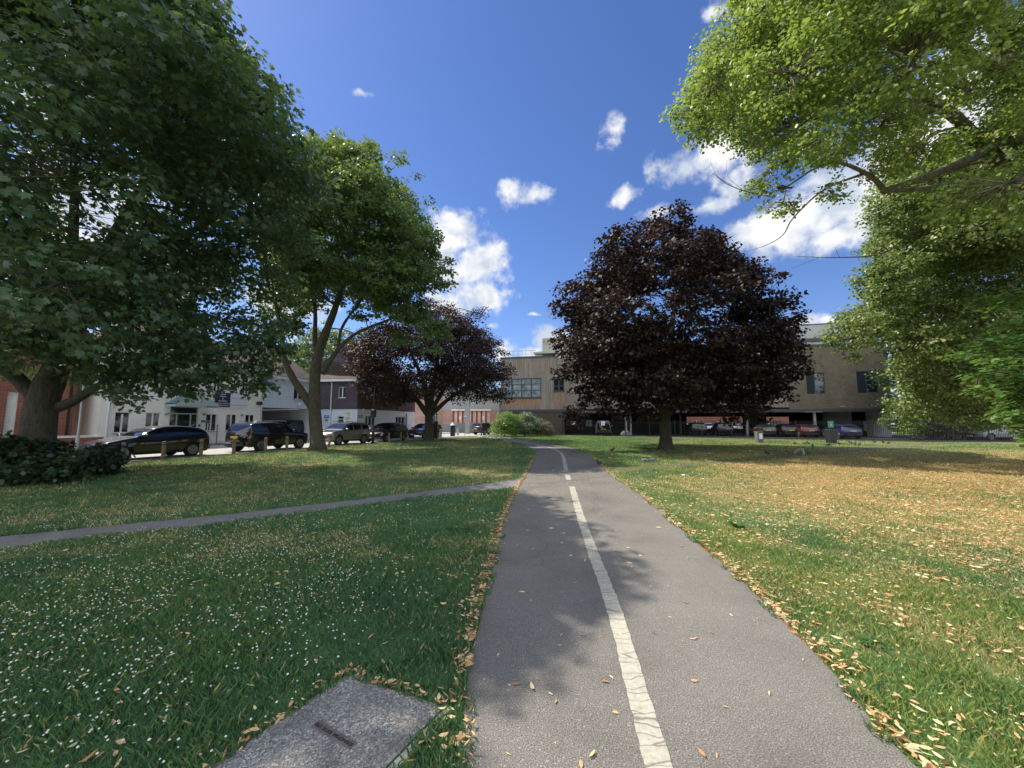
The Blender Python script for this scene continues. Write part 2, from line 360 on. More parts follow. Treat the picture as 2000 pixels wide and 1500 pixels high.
# ---------------------------------------------------------------- ground sheets
def smooth_line(pts, per=6):
    """Catmull-Rom through 2D world points"""
    P = [Vector(p[:2]) for p in pts]; out = []
    for i in range(len(P)-1):
        p0 = P[max(i-1,0)]; p1 = P[i]; p2 = P[i+1]; p3 = P[min(i+2,len(P)-1)]
        for k in range(per):
            t = k/per; out.append(.5*((2*p1)+(p2-p0)*t+(2*p0-5*p1+4*p2-p3)*t*t+(3*p1-p0-3*p2+p3)*t**3))
    out.append(P[-1]); return out
def ribbon(name, left, right, z, mat, thick=0.0, jitter=0.0):
    mb = MB(); n = len(left)
    vs = []
    for a, b in zip(left, right):
        ja, jb = (rng.normal(0, jitter, 2) if jitter else (0,0)), (rng.normal(0, jitter, 2) if jitter else (0,0))
        vs += [(a[0]+ja[0], a[1]+ja[1], z), (b[0]+jb[0], b[1]+jb[1], z)]
    fs = [(2*i, 2*i+1, 2*i+3, 2*i+2) for i in range(n-1)]
    mb.add(vs, fs); o = mb.build(name, mat); o['kind'] = 'structure'; return o
def px_line(pts, per=6): return smooth_line([gnd(*p) for p in pts], per)
def resample(L_, n):
    d = [0]
    for a, b in zip(L_, L_[1:]): d.append(d[-1] + (b-a).length)
    out = []; j = 0
    for i in range(n):
        s = d[-1]*i/(n-1)
        while j < len(d)-2 and d[j+1] < s: j += 1
        t = (s-d[j])/max(1e-9, d[j+1]-d[j]); out.append(L_[j].lerp(L_[j+1], min(1,max(0,t))))
    return out
mb = MB()
nx, ny = 60, 60
mb.quad((-600,-60,0),(600,-60,0),(600,900,0),(-600,900,0))
lawn = mb.build('lawn', M['lawn']); tag(lawn, 'patchy green and straw coloured grass lawn', kind='structure')
PL = [gnd(900,1500), gnd(908,1385), gnd(932,1230), gnd(962,1110), gnd(990,1005), gnd(1012,955), gnd(1030,925), gnd(1042,900), gnd(1047,886), gnd(1030,873), gnd(995,862), gnd(950,855)]
PR = [gnd(1790,1500), gnd(1650,1340), gnd(1510,1195), gnd(1400,1093), gnd(1300,1010), gnd(1240,960), gnd(1195,930), gnd(1168,905), gnd(1150,888), gnd(1115,875), gnd(1068,866), gnd(1012,858)]
back = lambda p, q, k: p + (p-q)*k
PL = [Vector((-.12,-3,0)), Vector((-.2,.5,0))] + PL; PR = [Vector((2.1,-3,0)), Vector((2.02,.5,0))] + PR
pl, pr = resample(smooth_line(PL), 160), resample(smooth_line(PR), 160)
path = ribbon('path', pl, pr, .008, M['path'], jitter=.014); tag(path, 'grey asphalt footpath with a worn white centre line')
# side path to the left and worn track on the right
su = px_line([(1020,935),(900,951),(780,966),(620,985),(400,1009),(200,1029),(0,1049),(-500,1100)])
sl = px_line([(1014,952),(900,963),(760,980),(600,1001),(400,1025),(200,1047),(0,1074),(-500,1140)])
side = ribbon('side_path', resample(su,80), resample(sl,80), .004, M['sidepath'], jitter=.03); tag(side, 'narrow dark asphalt side path crossing the grass to the left')
tu = px_line([(1165,914),(1300,908),(1400,899),(1560,884),(1650,873),(1800,868)])
tl = px_line([(1190,924),(1320,915),(1400,906),(1600,890),(1720,878),(1830,874)])
trk = ribbon('worn_track', resample(tu,50), resample(tl,50), .0025, M['soil'], jitter=.05); tag(trk, 'trodden bare earth track across the grass to the right')
# painted line
def line_seg(pts, w0, w1, name='painted_line'):
    c = resample(px_line(pts), 160); L_, R_ = [], []
    for i, p in enumerate(c):
        d = (c[min(i+1,159)] - c[max(i-1,0)]).normalized(); n = Vector((-d.y, d.x)); w = (w0 + (w1-w0)*i/159)/2 + random.uniform(-.004,.004)
        L_.append(p + n*w); R_.append(p - n*w)
    o = ribbon(name, L_, R_, .0125, M['line'], jitter=.0025); return o
l1 = line_seg([(1395,2100),(1340,1760),(1310,1580),(1286,1500),(1241,1340),(1195,1180),(1158,1080),(1134,1010),(1117,951)], .125, .14)
l2 = line_seg([(1111,938),(1108,928)], .14, .14)
l3 = line_seg([(1106,919),(1103,905),(1100,893),(1093,883),(1072,874),(1040,867),(1000,861)], .14, .2)
for o, s in ((l1,'long cracked white line down the near path'),(l2,'short white dash at the path junction'),(l3,'white line curving along the far path')): tag(o, s)
def crack(pts, w, name='tarmac_crack'):
    c = resample(px_line(pts), 50); L_, R_ = [], []
    ph = random.random()*9
    for i, p in enumerate(c):
        d = (c[min(i+1,49)] - c[max(i-1,0)]).normalized(); n = Vector((-d.y, d.x)); q = p + n*(.05*math.sin(i*.55+ph)+.03*math.sin(i*1.7+ph)+random.uniform(-.012,.012)); ww = w*random.uniform(.3,1)
        L_.append(q + n*ww); R_.append(q - n*ww)
    o = ribbon(name, L_, R_, .0098, M['crack']); return o
M['crack'] = plain('crack_dirt', (.07,.065,.055), .95)
for pts, w in (([(1020,946),(1080,943),(1130,935),(1195,932)],.012),([(1032,930),(1080,928),(1150,925),(1180,920)],.014),([(1015,955),(1060,951),(1110,948)],.01),([(1060,905),(1090,925),(1100,946)],.010),([(1150,935),(1162,960),(1158,1000)],.006),([(1042,1000),(1060,1060),(1052,1110)],.004)):
    o = crack(pts, w); o['label'] = 'crack in the tarmac near the path junction'
# litter strip beside path and broken concrete edging
def strip(edge, i0, i1, w, side_, name, z=.010):
    L_, R_ = [], []
    for i in range(i0, i1):
        d = (edge[i+1]-edge[i-1]).normalized(); n = Vector((-d.y, d.x))*side_
        a = .5+.5*math.sin(i*.9)+random.random()*.5
        L_.append(edge[i] + n*(.0 + .02*a)); R_.append(edge[i] - n*w*(.5+.6*a*.6))
    return ribbon(name, L_, R_, z, M['litter'])
s1 = strip(pr, 22, 100, .05, -1, 'litter_strip', .0045); s2 = strip(pl, 22, 75, .08, 1, 'litter_strip', .0045)
tag(s1, 'reddish leaf litter along the right edge of the path'); tag(s2, 'reddish leaf litter along the left edge of the path')
mb = MB()
for i in range(20, 92):
    if random.random() < .5: continue
    a, b = pr[i], pr[i+1]; d = (b-a).normalized(); n = Vector((d.y, -d.x)); o1, o2 = .012, .05+random.uniform(-.008,.008)
    a = a + d*.03*random.random()
    q = [(a+n*o1), (b+n*o1), (b+n*o2), (a+n*o2)]; h = .014+random.uniform(-.004,.005)
    mb.add([(p.x,p.y,0) for p in q]+[(p.x,p.y,h) for p in q], [(4,5,6,7),(0,1,5,4),(1,2,6,5),(2,3,7,6),(3,0,4,7)])
o = mb.build('path_edging', M['concrete']); tag(o, 'sunken broken concrete edging beside the path', kind='structure')
# manhole: concrete filled slab in an iron frame
mh = thing('manhole_cover', 'concrete filled manhole slab set in the grass beside the path', 'manhole cover', gnd(650,1440))
A, B, C_ = gnd(680,1318), gnd(884,1389), gnd(410,1502)
ex = (B-A); ey = (C_-A)*1.35; o0 = mh.location
def mq(s0, s1, t0, t1, z0, z1, mb):
    c = [A + ex*s + ey*t - o0 for s, t in ((s0,t0),(s1,t0),(s1,t1),(s0,t1))]
    mb.add([(p.x,p.y,z0) for p in c]+[(p.x,p.y,z1) for p in c], [(4,5,6,7),(0,1,5,4),(1,2,6,5),(2,3,7,6),(3,0,4,7)] if ex.cross(ey).z > 0 else [(7,6,5,4),(4,5,1,0),(5,6,2,1),(6,7,3,2),(7,4,0,3)])
mb = MB(); mq(.0,.925,.0,.97,0,.007,mb); mb.build('slab', M['aggregate'], mh)
mb = MB(); mq(.94,1.0,-.0,1.0,0,.006,mb); mq(.0,.925,.975,1.0,0,.006,mb); mb.build('frame', M['concrete'], mh)
pa, pb = gnd(616,1417)-o0, gnd(690,1461)-o0
d = (pb-pa); ang = math.atan2(d.y, d.x); pc = (pa+pb)/2; ln = d.length
pt = bpy.data.objects.new('name_plate', None)
mb = MB(); mb.box(-ln/2, ln/2, -.022, .022, .0072, .010); npl = mb.build('name_plate', M['iron'], mh); npl.location = (pc.x, pc.y, 0); npl.rotation_euler = (0,0,ang)
mb = MB()
for (x0,x1,y0,y1) in ((-ln/2,ln/2,.018,.022),(-ln/2,ln/2,-.022,-.018),(-ln/2,-ln/2+.004,-.0179,.0179),(ln/2-.004,ln/2,-.0179,.0179)): mb.box(x0,x1,y0,y1,.0101,.0125)
mb.build('plate_rim', M['iron'], npl)
text_mesh('ELKINGTON  GATIC LTD', .0255, M['tyre_dark'], npl, (0,0,.0105), (0,0,math.pi), 'lettering', .002)
bpy.data.objects.remove(pt)

# road: kerb line (park side) and far pavement
KERB = smooth_line([(-24,-10),(-18.6,7),(-16.4,13.5),(-14.9,18.7),(-13.6,21.8),(-12.8,24.4),(-11.8,27.5),(-11.0,30.2),(-10.0,32.7),(-9.2,36),(-7.6,41),(-5.0,46),(-1.5,51),(4,58),(10,66)], 8)
def offset(line, k):
    out = []
    for i, p in enumerate(line):
        d = (line[min(i+1,len(line)-1)]-line[max(i-1,0)]).normalized(); out.append(p + Vector((-d.y, d.x))*k)
    return out
far = offset(KERB, 10.5)
ro = ribbon('road', far, KERB, .006, M['road']); tag(ro, 'sunlit asphalt street beyond the grass')
far2 = offset(KERB, 60)
pv = ribbon('pavement', far2, far, .10, M['pave']); tag(pv, 'raised pavement in front of the houses')
mb = MB()
for k, (a0, a1, z1) in enumerate(((10.37, 10.51, .115),)):
    la, lb = offset(KERB, a1), offset(KERB, a0)
    for i in range(len(la)-1):
        a, b, c, d = lb[i], lb[i+1], la[i+1], la[i]
        mb.add([(p.x,p.y,0) for p in (a,b,c,d)]+[(p.x,p.y,z1) for p in (a,b,c,d)], [(4,5,6,7),(0,1,5,4),(2,3,7,6)])
o = mb.build('kerb', M['concrete']); tag(o, 'pale kerb edging the far pavement', kind='structure')
mb = MB(); la, lb = offset(KERB, .0), offset(KERB, -.12)
for i in range(len(la)-1):
    a, b, c, d = lb[i], lb[i+1], la[i+1], la[i]
    mb.add([(p.x,p.y,0) for p in (a,b,c,d)]+[(p.x,p.y,.05) for p in (a,b,c,d)], [(4,5,6,7),(0,1,5,4),(2,3,7,6)])
o = mb.build('verge_kerb', M['concrete']); tag(o, 'low kerb along the grass verge', kind='structure')
# tarmac apron joining the path to the street
ap = ribbon('path_apron', px_line([(1012,858.5),(990,853),(965,848)]), px_line([(952,856),(925,851),(905,848)]), .0065, M['pave']); tag(ap, 'pale tarmac where the path meets the street')

# ---------------------------------------------------------------- trees
def in_poly(x, y, poly):
    inside = np.zeros(len(x), bool); n = len(poly); j = n-1
    for i in range(n):
        xi, yi = poly[i]; xj, yj = poly[j]
        c = ((yi > y) != (yj > y)) & (x < (xj-xi)*(y-yi)/(yj-yi+1e-9)+xi); inside ^= c; j = i
    return inside
def shape(kind):
    if kind == 'maple':
        s = [(0,0,0),(.30,-.02,-.04),(.50,.22,-.08),(.30,.33,0),(.52,.68,-.06),(.20,.62,.0),(0,1.05,-.10),(-.20,.62,.0),(-.52,.68,-.06),(-.30,.33,0),(-.50,.22,-.08),(-.30,-.02,-.04)]
    elif kind == 'maple_s':
        s = [(0,0,0),(.48,.2,-.05),(.3,.42,0),(.42,.75,-.05),(0,1.0,-.08),(-.42,.75,-.05),(-.3,.42,0),(-.48,.2,-.05)]
    elif kind == 'lime':
        s = [(0,0,0),(.40,.16,-.03),(.42,.55,0),(0,1.05,-.1),(-.42,.55,0),(-.40,.16,-.03)]
    elif kind == 'long':
        s = [(0,0,0),(.16,.35,.0),(0,1.1,-.1),(-.16,.35,0)]
    else:
        s = [(0,0,0),(.38,.45,-.03),(0,1.0,-.08),(-.38,.45,-.03)]
    return np.array(s)
def norm(a): return a / (np.linalg.norm(a, axis=1, keepdims=True) + 1e-9)
def leaves(name, c, outw, size, kind, mat, parent, up=.8, out=.45, rnd_=.5, var=.3, droop=.35):
    n = len(c); T = shape(kind)
    nrm = norm(np.array([0,0,1.])*up + outw*out + rng.normal(0, rnd_, (n,3)))
    tip = outw*.8 + rng.normal(0,.7,(n,3)) + np.array([0,0,-droop]); tip -= nrm*np.sum(tip*nrm, 1, keepdims=True); tip = norm(tip)
    side_ = np.cross(nrm, tip); s = size*(1 + rng.uniform(-var, var, n))
    V = c[:,None,:] + s[:,None,None]*(T[None,:,0:1]*side_[:,None,:] + T[None,:,1:2]*tip[:,None,:] + T[None,:,2:3]*nrm[:,None,:])
    return np_mesh(name, V.reshape(-1,3), len(T), mat, parent, rng.random(n))
def curve_pts(a, b, n=6, lift=.12, wob=.04):
    a, b = Vector(a), Vector(b); L_ = (b-a).length; out = []
    w1 = Vector(rng.normal(0, 1, 3)) * wob * L_; w2 = Vector(rng.normal(0, 1, 3)) * wob * L_ * .6
    for i in range(n+1):
        t = i/n; p = a.lerp(b, t) + Vector((0,0,1))*lift*L_*math.sin(math.pi*t)*(1-t*.3) + w1*math.sin(math.pi*t) + w2*math.sin(2*math.pi*t); out.append(p)
    return out
def tree(name, label, cat, base, limbs, center, radii, n_lobes, lobe_r, n_leaf, leaf, kind, lmat, bmat, poly=None, extra=[], per=24,
         spray=.42, group=None, up=.8, out=.45, rnd_=.5, low=None, margin=8, flat=.75, shell=.45, droop=.35, min_y=None, twig=.55, avoid=[], gaps=0.0, lr=.018, sunclip=False):
    """limbs: polylines [(point, radius), ...] in world coordinates; the crown is a cloud of leaf sprays carried by lobes"""
    t = thing(name, label, cat, base, 0, group); B0 = Vector(base)
    lobes = [tuple(e) for e in extra]; tries = 0
    c = np.array(center, float); rad = np.array(radii, float)
    while len(lobes) < n_lobes + len(extra) and tries < 60000:
        tries += 1
        d = rng.normal(0,1,3); d /= np.linalg.norm(d); k = rng.uniform(shell, 1.0)**.6
        p = c + d*rad*k; r = rng.uniform(*lobe_r)
        if low is not None and p[2] - r*flat < low: continue
        if min_y is not None and p[1] < min_y: continue
        if poly is not None:
            x, y, dd = project(p[None]); ins = True
            if dd[0] > 1.5 and x[0] > -150:
                rp = F*r*.8/dd[0]; th = np.linspace(0, 2*np.pi, 9)[:-1]
                ins = in_poly(x[0]+rp*np.cos(th), y[0]+rp*np.sin(th), poly).all()
            if not ins: continue
        if any((p[0]-q[0])**2+(p[1]-q[1])**2+(p[2]-q[2])**2 < (.62*(r+q[3])/2*1.25)**2 for q in lobes): continue
        lobes.append((p[0],p[1],p[2],r))
    # limbs
    tb = MB(); att = []
    for lb in limbs:
        pts = [Vector(p) for p, r in lb]; rr = [r for p, r in lb]
        sp, sr = [], []
        for i in range(len(pts)-1):
            p0,p1,p2,p3 = pts[max(i-1,0)],pts[i],pts[i+1],pts[min(i+2,len(pts)-1)]
            for k in range(5):
                s = k/5; sp.append(.5*((2*p1)+(p2-p0)*s+(2*p0-5*p1+4*p2-p3)*s*s+(3*p1-p0-3*p2+p3)*s**3)); sr.append(rr[i]*(1-s)+rr[i+1]*s)
        sp.append(pts[-1]); sr.append(rr[-1])
        sr = [r*(1+rng.normal(0,.03)) for r in sr]
        tb.tube([p-B0 for p in sp], sr, 14 if rr[0] > .2 else 7)
        for p, r in zip(sp, sr):
            if r < .75*max(rr[0], .12) or len(lb) < 3 or p.z > sp[-1].z*.6: att.append((p, r))
    P = [np.array([*p]) for p, r in att]; PRd = [r for p, r in att]
    lobes.sort(key=lambda q: (q[0]-c[0])**2+(q[1]-c[1])**2+(q[2]-B0.z-3)**2)
    lobe_nodes = []
    for (x,y,z,r) in lobes:
        q = np.array([x,y,z]); A_ = np.array(P); d = np.linalg.norm(A_-q, axis=1) + np.maximum(0, A_[:,2]-z)*.9 - np.array(PRd)*1.5
        i = int(np.argmin(d)); a = Vector(P[i]); L_ = (Vector(q)-a).length
        r0 = min(PRd[i]*.72, lr+.012*L_+.012*r); cp = curve_pts(a, q, 6, .10, .05)
        rr = [r0*(1-.62*k/6) for k in range(7)]
        tb.tube([p-B0 for p in cp], rr, 6, cap=False)
        nodes = [np.array(p) for p in cp]; lobe_nodes.append(nodes)
        for p_, r_ in list(zip(cp, rr))[2:]: P.append(np.array([*p_])); PRd.append(r_)
    # sprays
    ncl = max(1, n_leaf // per); vol = np.array([q[3]**2 for q in lobes]); vol = vol/vol.sum()
    LB = np.array(lobes); ljit = rng.normal(0, margin*1.5, (len(lobes),2)); C = []; O = []; idx = []
    for k in range(8):
        m = ncl; li = rng.choice(len(lobes), m, p=vol); d = norm(rng.normal(0,1,(m,3)))
        rr = LB[li,3]*rng.uniform(.35,1.0,m)**.6
        pos = LB[li,:3] + d*rr[:,None]*np.array([1,1,flat])
        keep = np.ones(m, bool)
        if low is not None: keep &= pos[:,2] > low - .6
        if poly is not None:
            x, y, dd = project(pos); th = margin
            jit = ljit[li] + rng.normal(0, margin*.6, (m,2)); keep &= (in_poly(x+jit[:,0], y+jit[:,1], poly) | (x < -60) | (dd < 1.5))
        for av in avoid:
            keep &= ~(in_poly(*(project(pos)[:2]), av) & (rng.random(m) < .93))
        if sunclip:      # the crown ends where its shadow ends on the path
            kk = pos[:,2]/sunv.z; sx_, sy_ = pos[:,0]-sunv.x*kk, pos[:,1]-sunv.y*kk
            lim = np.interp(sy_, [-6,1.5,2.0,2.8,3.4,3.9,4.4,4.8,5.2,6,7.5,9.3,9.5], [-1.2,-.55,-.4,-.05,.5,.85,1.45,1.65,1.2,1.0,1.0,.95,40])
            keep &= sx_ < lim + .02 + rng.normal(0,.12,m)
        if gaps > 0:
            s = pos/1.15; hsh = np.sin(s[:,0]*1.7+np.sin(s[:,1]*1.3)*2)+np.sin(s[:,1]*1.9+np.sin(s[:,2]*1.5)*2)+np.sin(s[:,2]*2.1+np.sin(s[:,0]*1.1)*2)
            keep &= hsh > -3+gaps*3
        C.append(pos[keep]); O.append(d[keep]); idx.append(li[keep])
        if sum(len(q) for q in C) >= ncl: break
    C = np.concatenate(C)[:ncl]; O = np.concatenate(O)[:ncl]; idx = np.concatenate(idx)[:ncl]
    oc = norm((C - c)/rad); O = norm(O*.7 + oc)
    # twigs
    for k in range(len(C)):
        if rng.random() > twig: continue
        nd = np.array(lobe_nodes[idx[k]]); dd = np.linalg.norm(nd-C[k],axis=1); a = nd[int(np.argmin(dd))]
        if dd.min() > 2.6: continue
        mid = (a+C[k])/2 + rng.normal(0,.06,3) + np.array([0,0,.05])
        tb.tube([Vector(a)-B0, Vector(mid)-B0, Vector(C[k])-B0], [.016,.011,.005], 3, cap=False)
    tb.build('trunk', bmat, t, smooth=True)
    n = len(C)*per; ci = np.repeat(np.arange(len(C)), per)
    disc = norm(rng.normal(0,1,(n,3)))*(rng.random((n,1))**.5)*spray
    disc[:,2] *= .38
    Oh = O[ci]; pos = C[ci] + disc + Oh*rng.uniform(-.1,.25,(n,1))*spray - np.array([0,0,1])*(np.linalg.norm(disc[:,:2],axis=1,keepdims=True)**2)*.35
    ow = norm(Oh*.6 + norm(disc)*.8)
    leaves('crown', pos-np.array(B0), ow, leaf, kind, lmat, t, up, out, rnd_, droop=droop)
    return t
V3 = Vector
# ---------------------------------------------------------------- the trees, each where it stands
A_ = at
def L_(*a): return [(at(x, y, Y), r) for (x, y, Y, r) in a]
T1P = [(-2500,-900),(60,-420),(250,-260),(380,-120),(440,-50),(470,0),(488,60),(520,120),(556,178),(596,228),(612,290),(632,350),(640,480),(612,560),(585,640),(560,720),(545,780),(508,782),(478,758),(440,772),(400,762),(350,795),(320,760),(270,800),(230,805),(190,790),(160,745),(60,740),(20,800),(-200,850),(-2500,950)]
t1b = gnd(78, 922); t1b = Vector((-15.3, 12.5, 0))
T1 = tree('maple_tree', 'huge dark green maple with a massive trunk filling the left of the view', 'tree', t1b,
    [[(t1b, .62), (Vector((-15.25,12.5,.5)), .46)] + L_((80,800,12.5,0.409),(98,745,12.5,0.370),(112,715,12.4,0.290)),
     L_((105,735,12.4,0.304),(150,620,12.2,0.238),(215,480,12,0.178),(290,340,11.6,0.125),(350,200,11.2,0.066)),
     L_((98,745,12.5,0.238),(128,580,12.8,0.172),(145,420,13,0.125),(140,200,13,0.066)),
     L_((82,790,12.4,0.224),(40,745,12.3,0.198),(-10,690,12.2,0.158),(-70,560,12,0.112),(-90,350,12,0.066)),
     L_((95,800,12.7,0.198),(135,787,12.6,0.158),(178,762,12.4,0.119),(225,735,12.2,0.079),(280,700,12,0.040)),
     L_((190,530,12,0.145),(310,480,11.6,0.106),(430,420,11.4,0.066),(520,330,11.2,0.040)),
     L_((150,640,12.2,0.132),(260,590,11.2,0.099),(400,560,10.6,0.059)),
     [(V3((-15,12.3,5)),.17),(V3((-13.4,9.2,8.5)),.12),(V3((-11.5,6.2,10.5)),.05)]],
    (-14.4,10.0,9.3), (8.3,7.4,7.4), 185, (1.2,2.1), 165000, .138, 'maple', M['leaf_maple'], M['bark'], poly=T1P,
    extra=[(*at(420,728,11.5),.7),(*at(505,745,12.5),.6),(*at(300,745,11.5),.8),(*at(240,770,11.2),.6),(*at(200,735,11.5),.7),(*at(530,690,12.5),.9),(*at(365,755,11.8),.55)]+[(*at(x_,y_,d_),r_) for x_,y_,d_,r_ in ((190,700,11.5,1.0),(240,690,11.3,1.0),(290,705,11.5,.95),(340,690,11.6,1.0),(385,705,11.8,.95),(430,690,12,1.0),(470,705,12.3,.9),(510,690,12.6,.95),(545,700,12.8,.8),(330,735,12.2,.75),(275,725,12,.75),(460,730,12.2,.7),(390,735,11,.6),(225,660,12.5,1.1),(350,640,12.5,1.1),(450,640,12.8,1.1),(545,650,13,1.0),(60,690,11.5,1.0),(110,660,11,1.0),(20,640,11,1.0),(500,735,13,.7),(160,715,11.6,.6))]+[(gx+sunv.x/sunv.z*z_, gy+sunv.y/sunv.z*z_, z_, .85) for gx, gy in ((-.5,2.7),(-.1,3.3),(.15,4.0),(.45,4.6),(0,4.9),(.3,5.6),(.1,6.4),(.3,7.2),(0,8.0),(-.6,3.8),(-.6,5.4),(-.5,7)) for z_ in (8.6,10.4,12.2)],
    spray=.5, low=2.6, min_y=1.6, shell=.35, gaps=.17, sunclip=True, up=.75, out=.55, rnd_=.42,
    avoid=[[(95,370),(170,350),(250,390),(240,460),(170,480),(110,430)],[(290,375),(325,370),(330,410),(300,430)],[(395,590),(425,585),(420,610)],[(505,620),(525,620),(520,650)]])
T2P = [(500,300),(600,262),(628,254),(690,264),(742,276),(768,300),(802,335),(835,380),(850,430),(856,480),(880,510),(880,545),(852,572),(868,630),(866,680),(835,706),(800,690),(770,640),(735,625),(700,598),(650,585),(600,612),(585,660),(560,705),(520,722),(480,705),(470,500)]
t2b = gnd(620, 879)
T2 = tree('sycamore_tree', 'bright green sycamore with a forked trunk standing by the kerb', 'tree', t2b,
    [[(t2b, .60), (t2b+V3((0,0,.35)), .43)] + L_((617,835,23.6,0.365),(614,775,23.6,0.340),(619,700,23.6,0.281),(640,640,23.6,0.230),(656,598,23.5,0.187),(674,530,23.4,0.136),(690,440,23.2,0.085),(700,350,23.2,0.043)),
     L_((612,800,23.6,0.255),(590,766,23.4,0.230),(570,735,23.3,0.204),(555,698,23.2,0.170),(548,640,23.2,0.128),(530,560,23,0.068)),
     L_((621,718,23.6,0.170),(615,665,23.8,0.145),(615,600,24,0.111),(600,520,24.2,0.068)),
     L_((630,730,23.6,0.170),(655,690,23.3,0.136),(690,655,23,0.102),(740,632,22.8,0.076),(800,610,22.6,0.043)),
     L_((660,682,23.4,0.102),(668,640,23.4,0.085),(695,600,23.4,0.068),(740,540,23.2,0.043))],
    tuple(at(695,450,23.4)), (6.0,5.6,7.2), 115, (1.0,1.6), 100000, .155, 'maple_s', M['leaf_syc'], M['bark'], poly=T2P, margin=13,
    extra=[(*at(830,650,22.6),1.0),(*at(790,590,22.6),1.0),(*at(700,610,22.6),.5),(*at(560,640,24),.9),(*at(640,655,25.5),.55),(*at(700,640,25),.5),(*at(590,690,25),.7)]+[(*at(x_,y_,23.4+d_),r_) for x_,y_,d_,r_ in ((655,266,0,.5),(720,276,0,.5),(775,305,.5,.5),(808,342,0,.5),(836,388,-.5,.5),(858,440,0,.5),(878,520,-.5,.55),(868,556,0,.5),(862,640,-1,.8),(845,682,-1,.6),(620,575,1.5,.8),(655,600,1.6,.7),(700,600,1,.7),(740,640,-1,.6),(575,640,1,.8),(565,600,.5,1.0),(540,660,1,.8),(690,650,1.6,.6),(640,640,2,.7),(520,600,1,1.1),(560,560,0,1.1),(600,620,2.5,.8),(540,690,1.5,.8),(680,585,2,.9),(500,650,1.5,1.0),(780,660,1,.6),(720,610,2.5,.7),(720,560,-2,1.0),(650,520,-3,1.2),(760,620,-1.5,.8))],
    spray=.48, low=5.5, shell=.4, gaps=.18)
T3P = [(668,700),(676,655),(700,625),(740,605),(790,595),(835,575),(892,578),(925,600),(935,590),(955,612),(962,650),(990,672),(1006,715),(1010,765),(985,802),(965,790),(925,785),(895,795),(868,780),(838,790),(812,782),(778,806),(742,802),(712,770),(680,745)]
t3b = gnd(838, 861)
T3 = tree('copper_maple_tree', 'smaller copper leaved maple beyond the path, in front of the parked cars', 'tree', t3b,
    [[(t3b, .55), (t3b+V3((0,0,.3)), .43)] + L_((838,828,35.3,.37),(838,800,35.3,.37)),
     L_((837,812,35.3,.28),(805,770,35.0,.2),(760,725,34.6,.13),(720,685,34.2,.07)),
     L_((837,805,35.3,.26),(826,745,35.2,.18),(800,685,35,.12),(775,640,35,.06)),
     L_((840,805,35.3,.26),(850,725,35.3,.18),(868,655,35.3,.12),(880,605,35.3,.05)),
     L_((840,812,35.3,.24),(882,775,35,.17),(930,748,34.7,.11),(975,730,34.4,.06)),
     L_((840,806,35.3,.24),(880,740,35.4,.16),(930,680,35.6,.08))],
    tuple(at(840,712,35.3)), (7.9,7.4,5.6), 130, (1.1,1.7), 85000, .17, 'quad', M['leaf_copper2'], M['bark_dark'], poly=T3P,
    extra=[(*at(715,755,34.8),1.2),(*at(755,782,34.5),1.0),(*at(800,775,34),.9),(*at(895,775,34.5),.9),(*at(940,770,34.8),1.1),(*at(980,775,35),1.1),(*at(870,755,33.5),1.2),(*at(780,745,33.5),1.3),(*at(690,715,35),1.0),(*at(985,725,35.3),1.1),(*at(940,610,35.3),.9),(*at(860,600,35.3),1.1)],
    spray=.55, low=2.0, shell=.3, gaps=.12, margin=5, flat=.7)
T4P = [(1070,600),(1078,560),(1110,540),(1130,515),(1148,470),(1180,440),(1215,415),(1240,432),(1288,412),(1300,380),(1322,380),(1340,405),(1352,428),(1398,436),(1425,470),(1440,492),(1482,488),(1500,512),(1540,528),(1558,556),(1552,590),(1576,618),(1576,655),(1560,688),(1600,722),(1628,748),(1580,742),(1548,780),(1500,792),(1480,828),(1455,806),(1400,800),(1340,802),(1290,800),(1265,820),(1200,812),(1150,806),(1118,832),(1100,806),(1126,765),(1082,752),(1068,718),(1086,690),(1068,640)]
t4b = gnd(1301, 879)
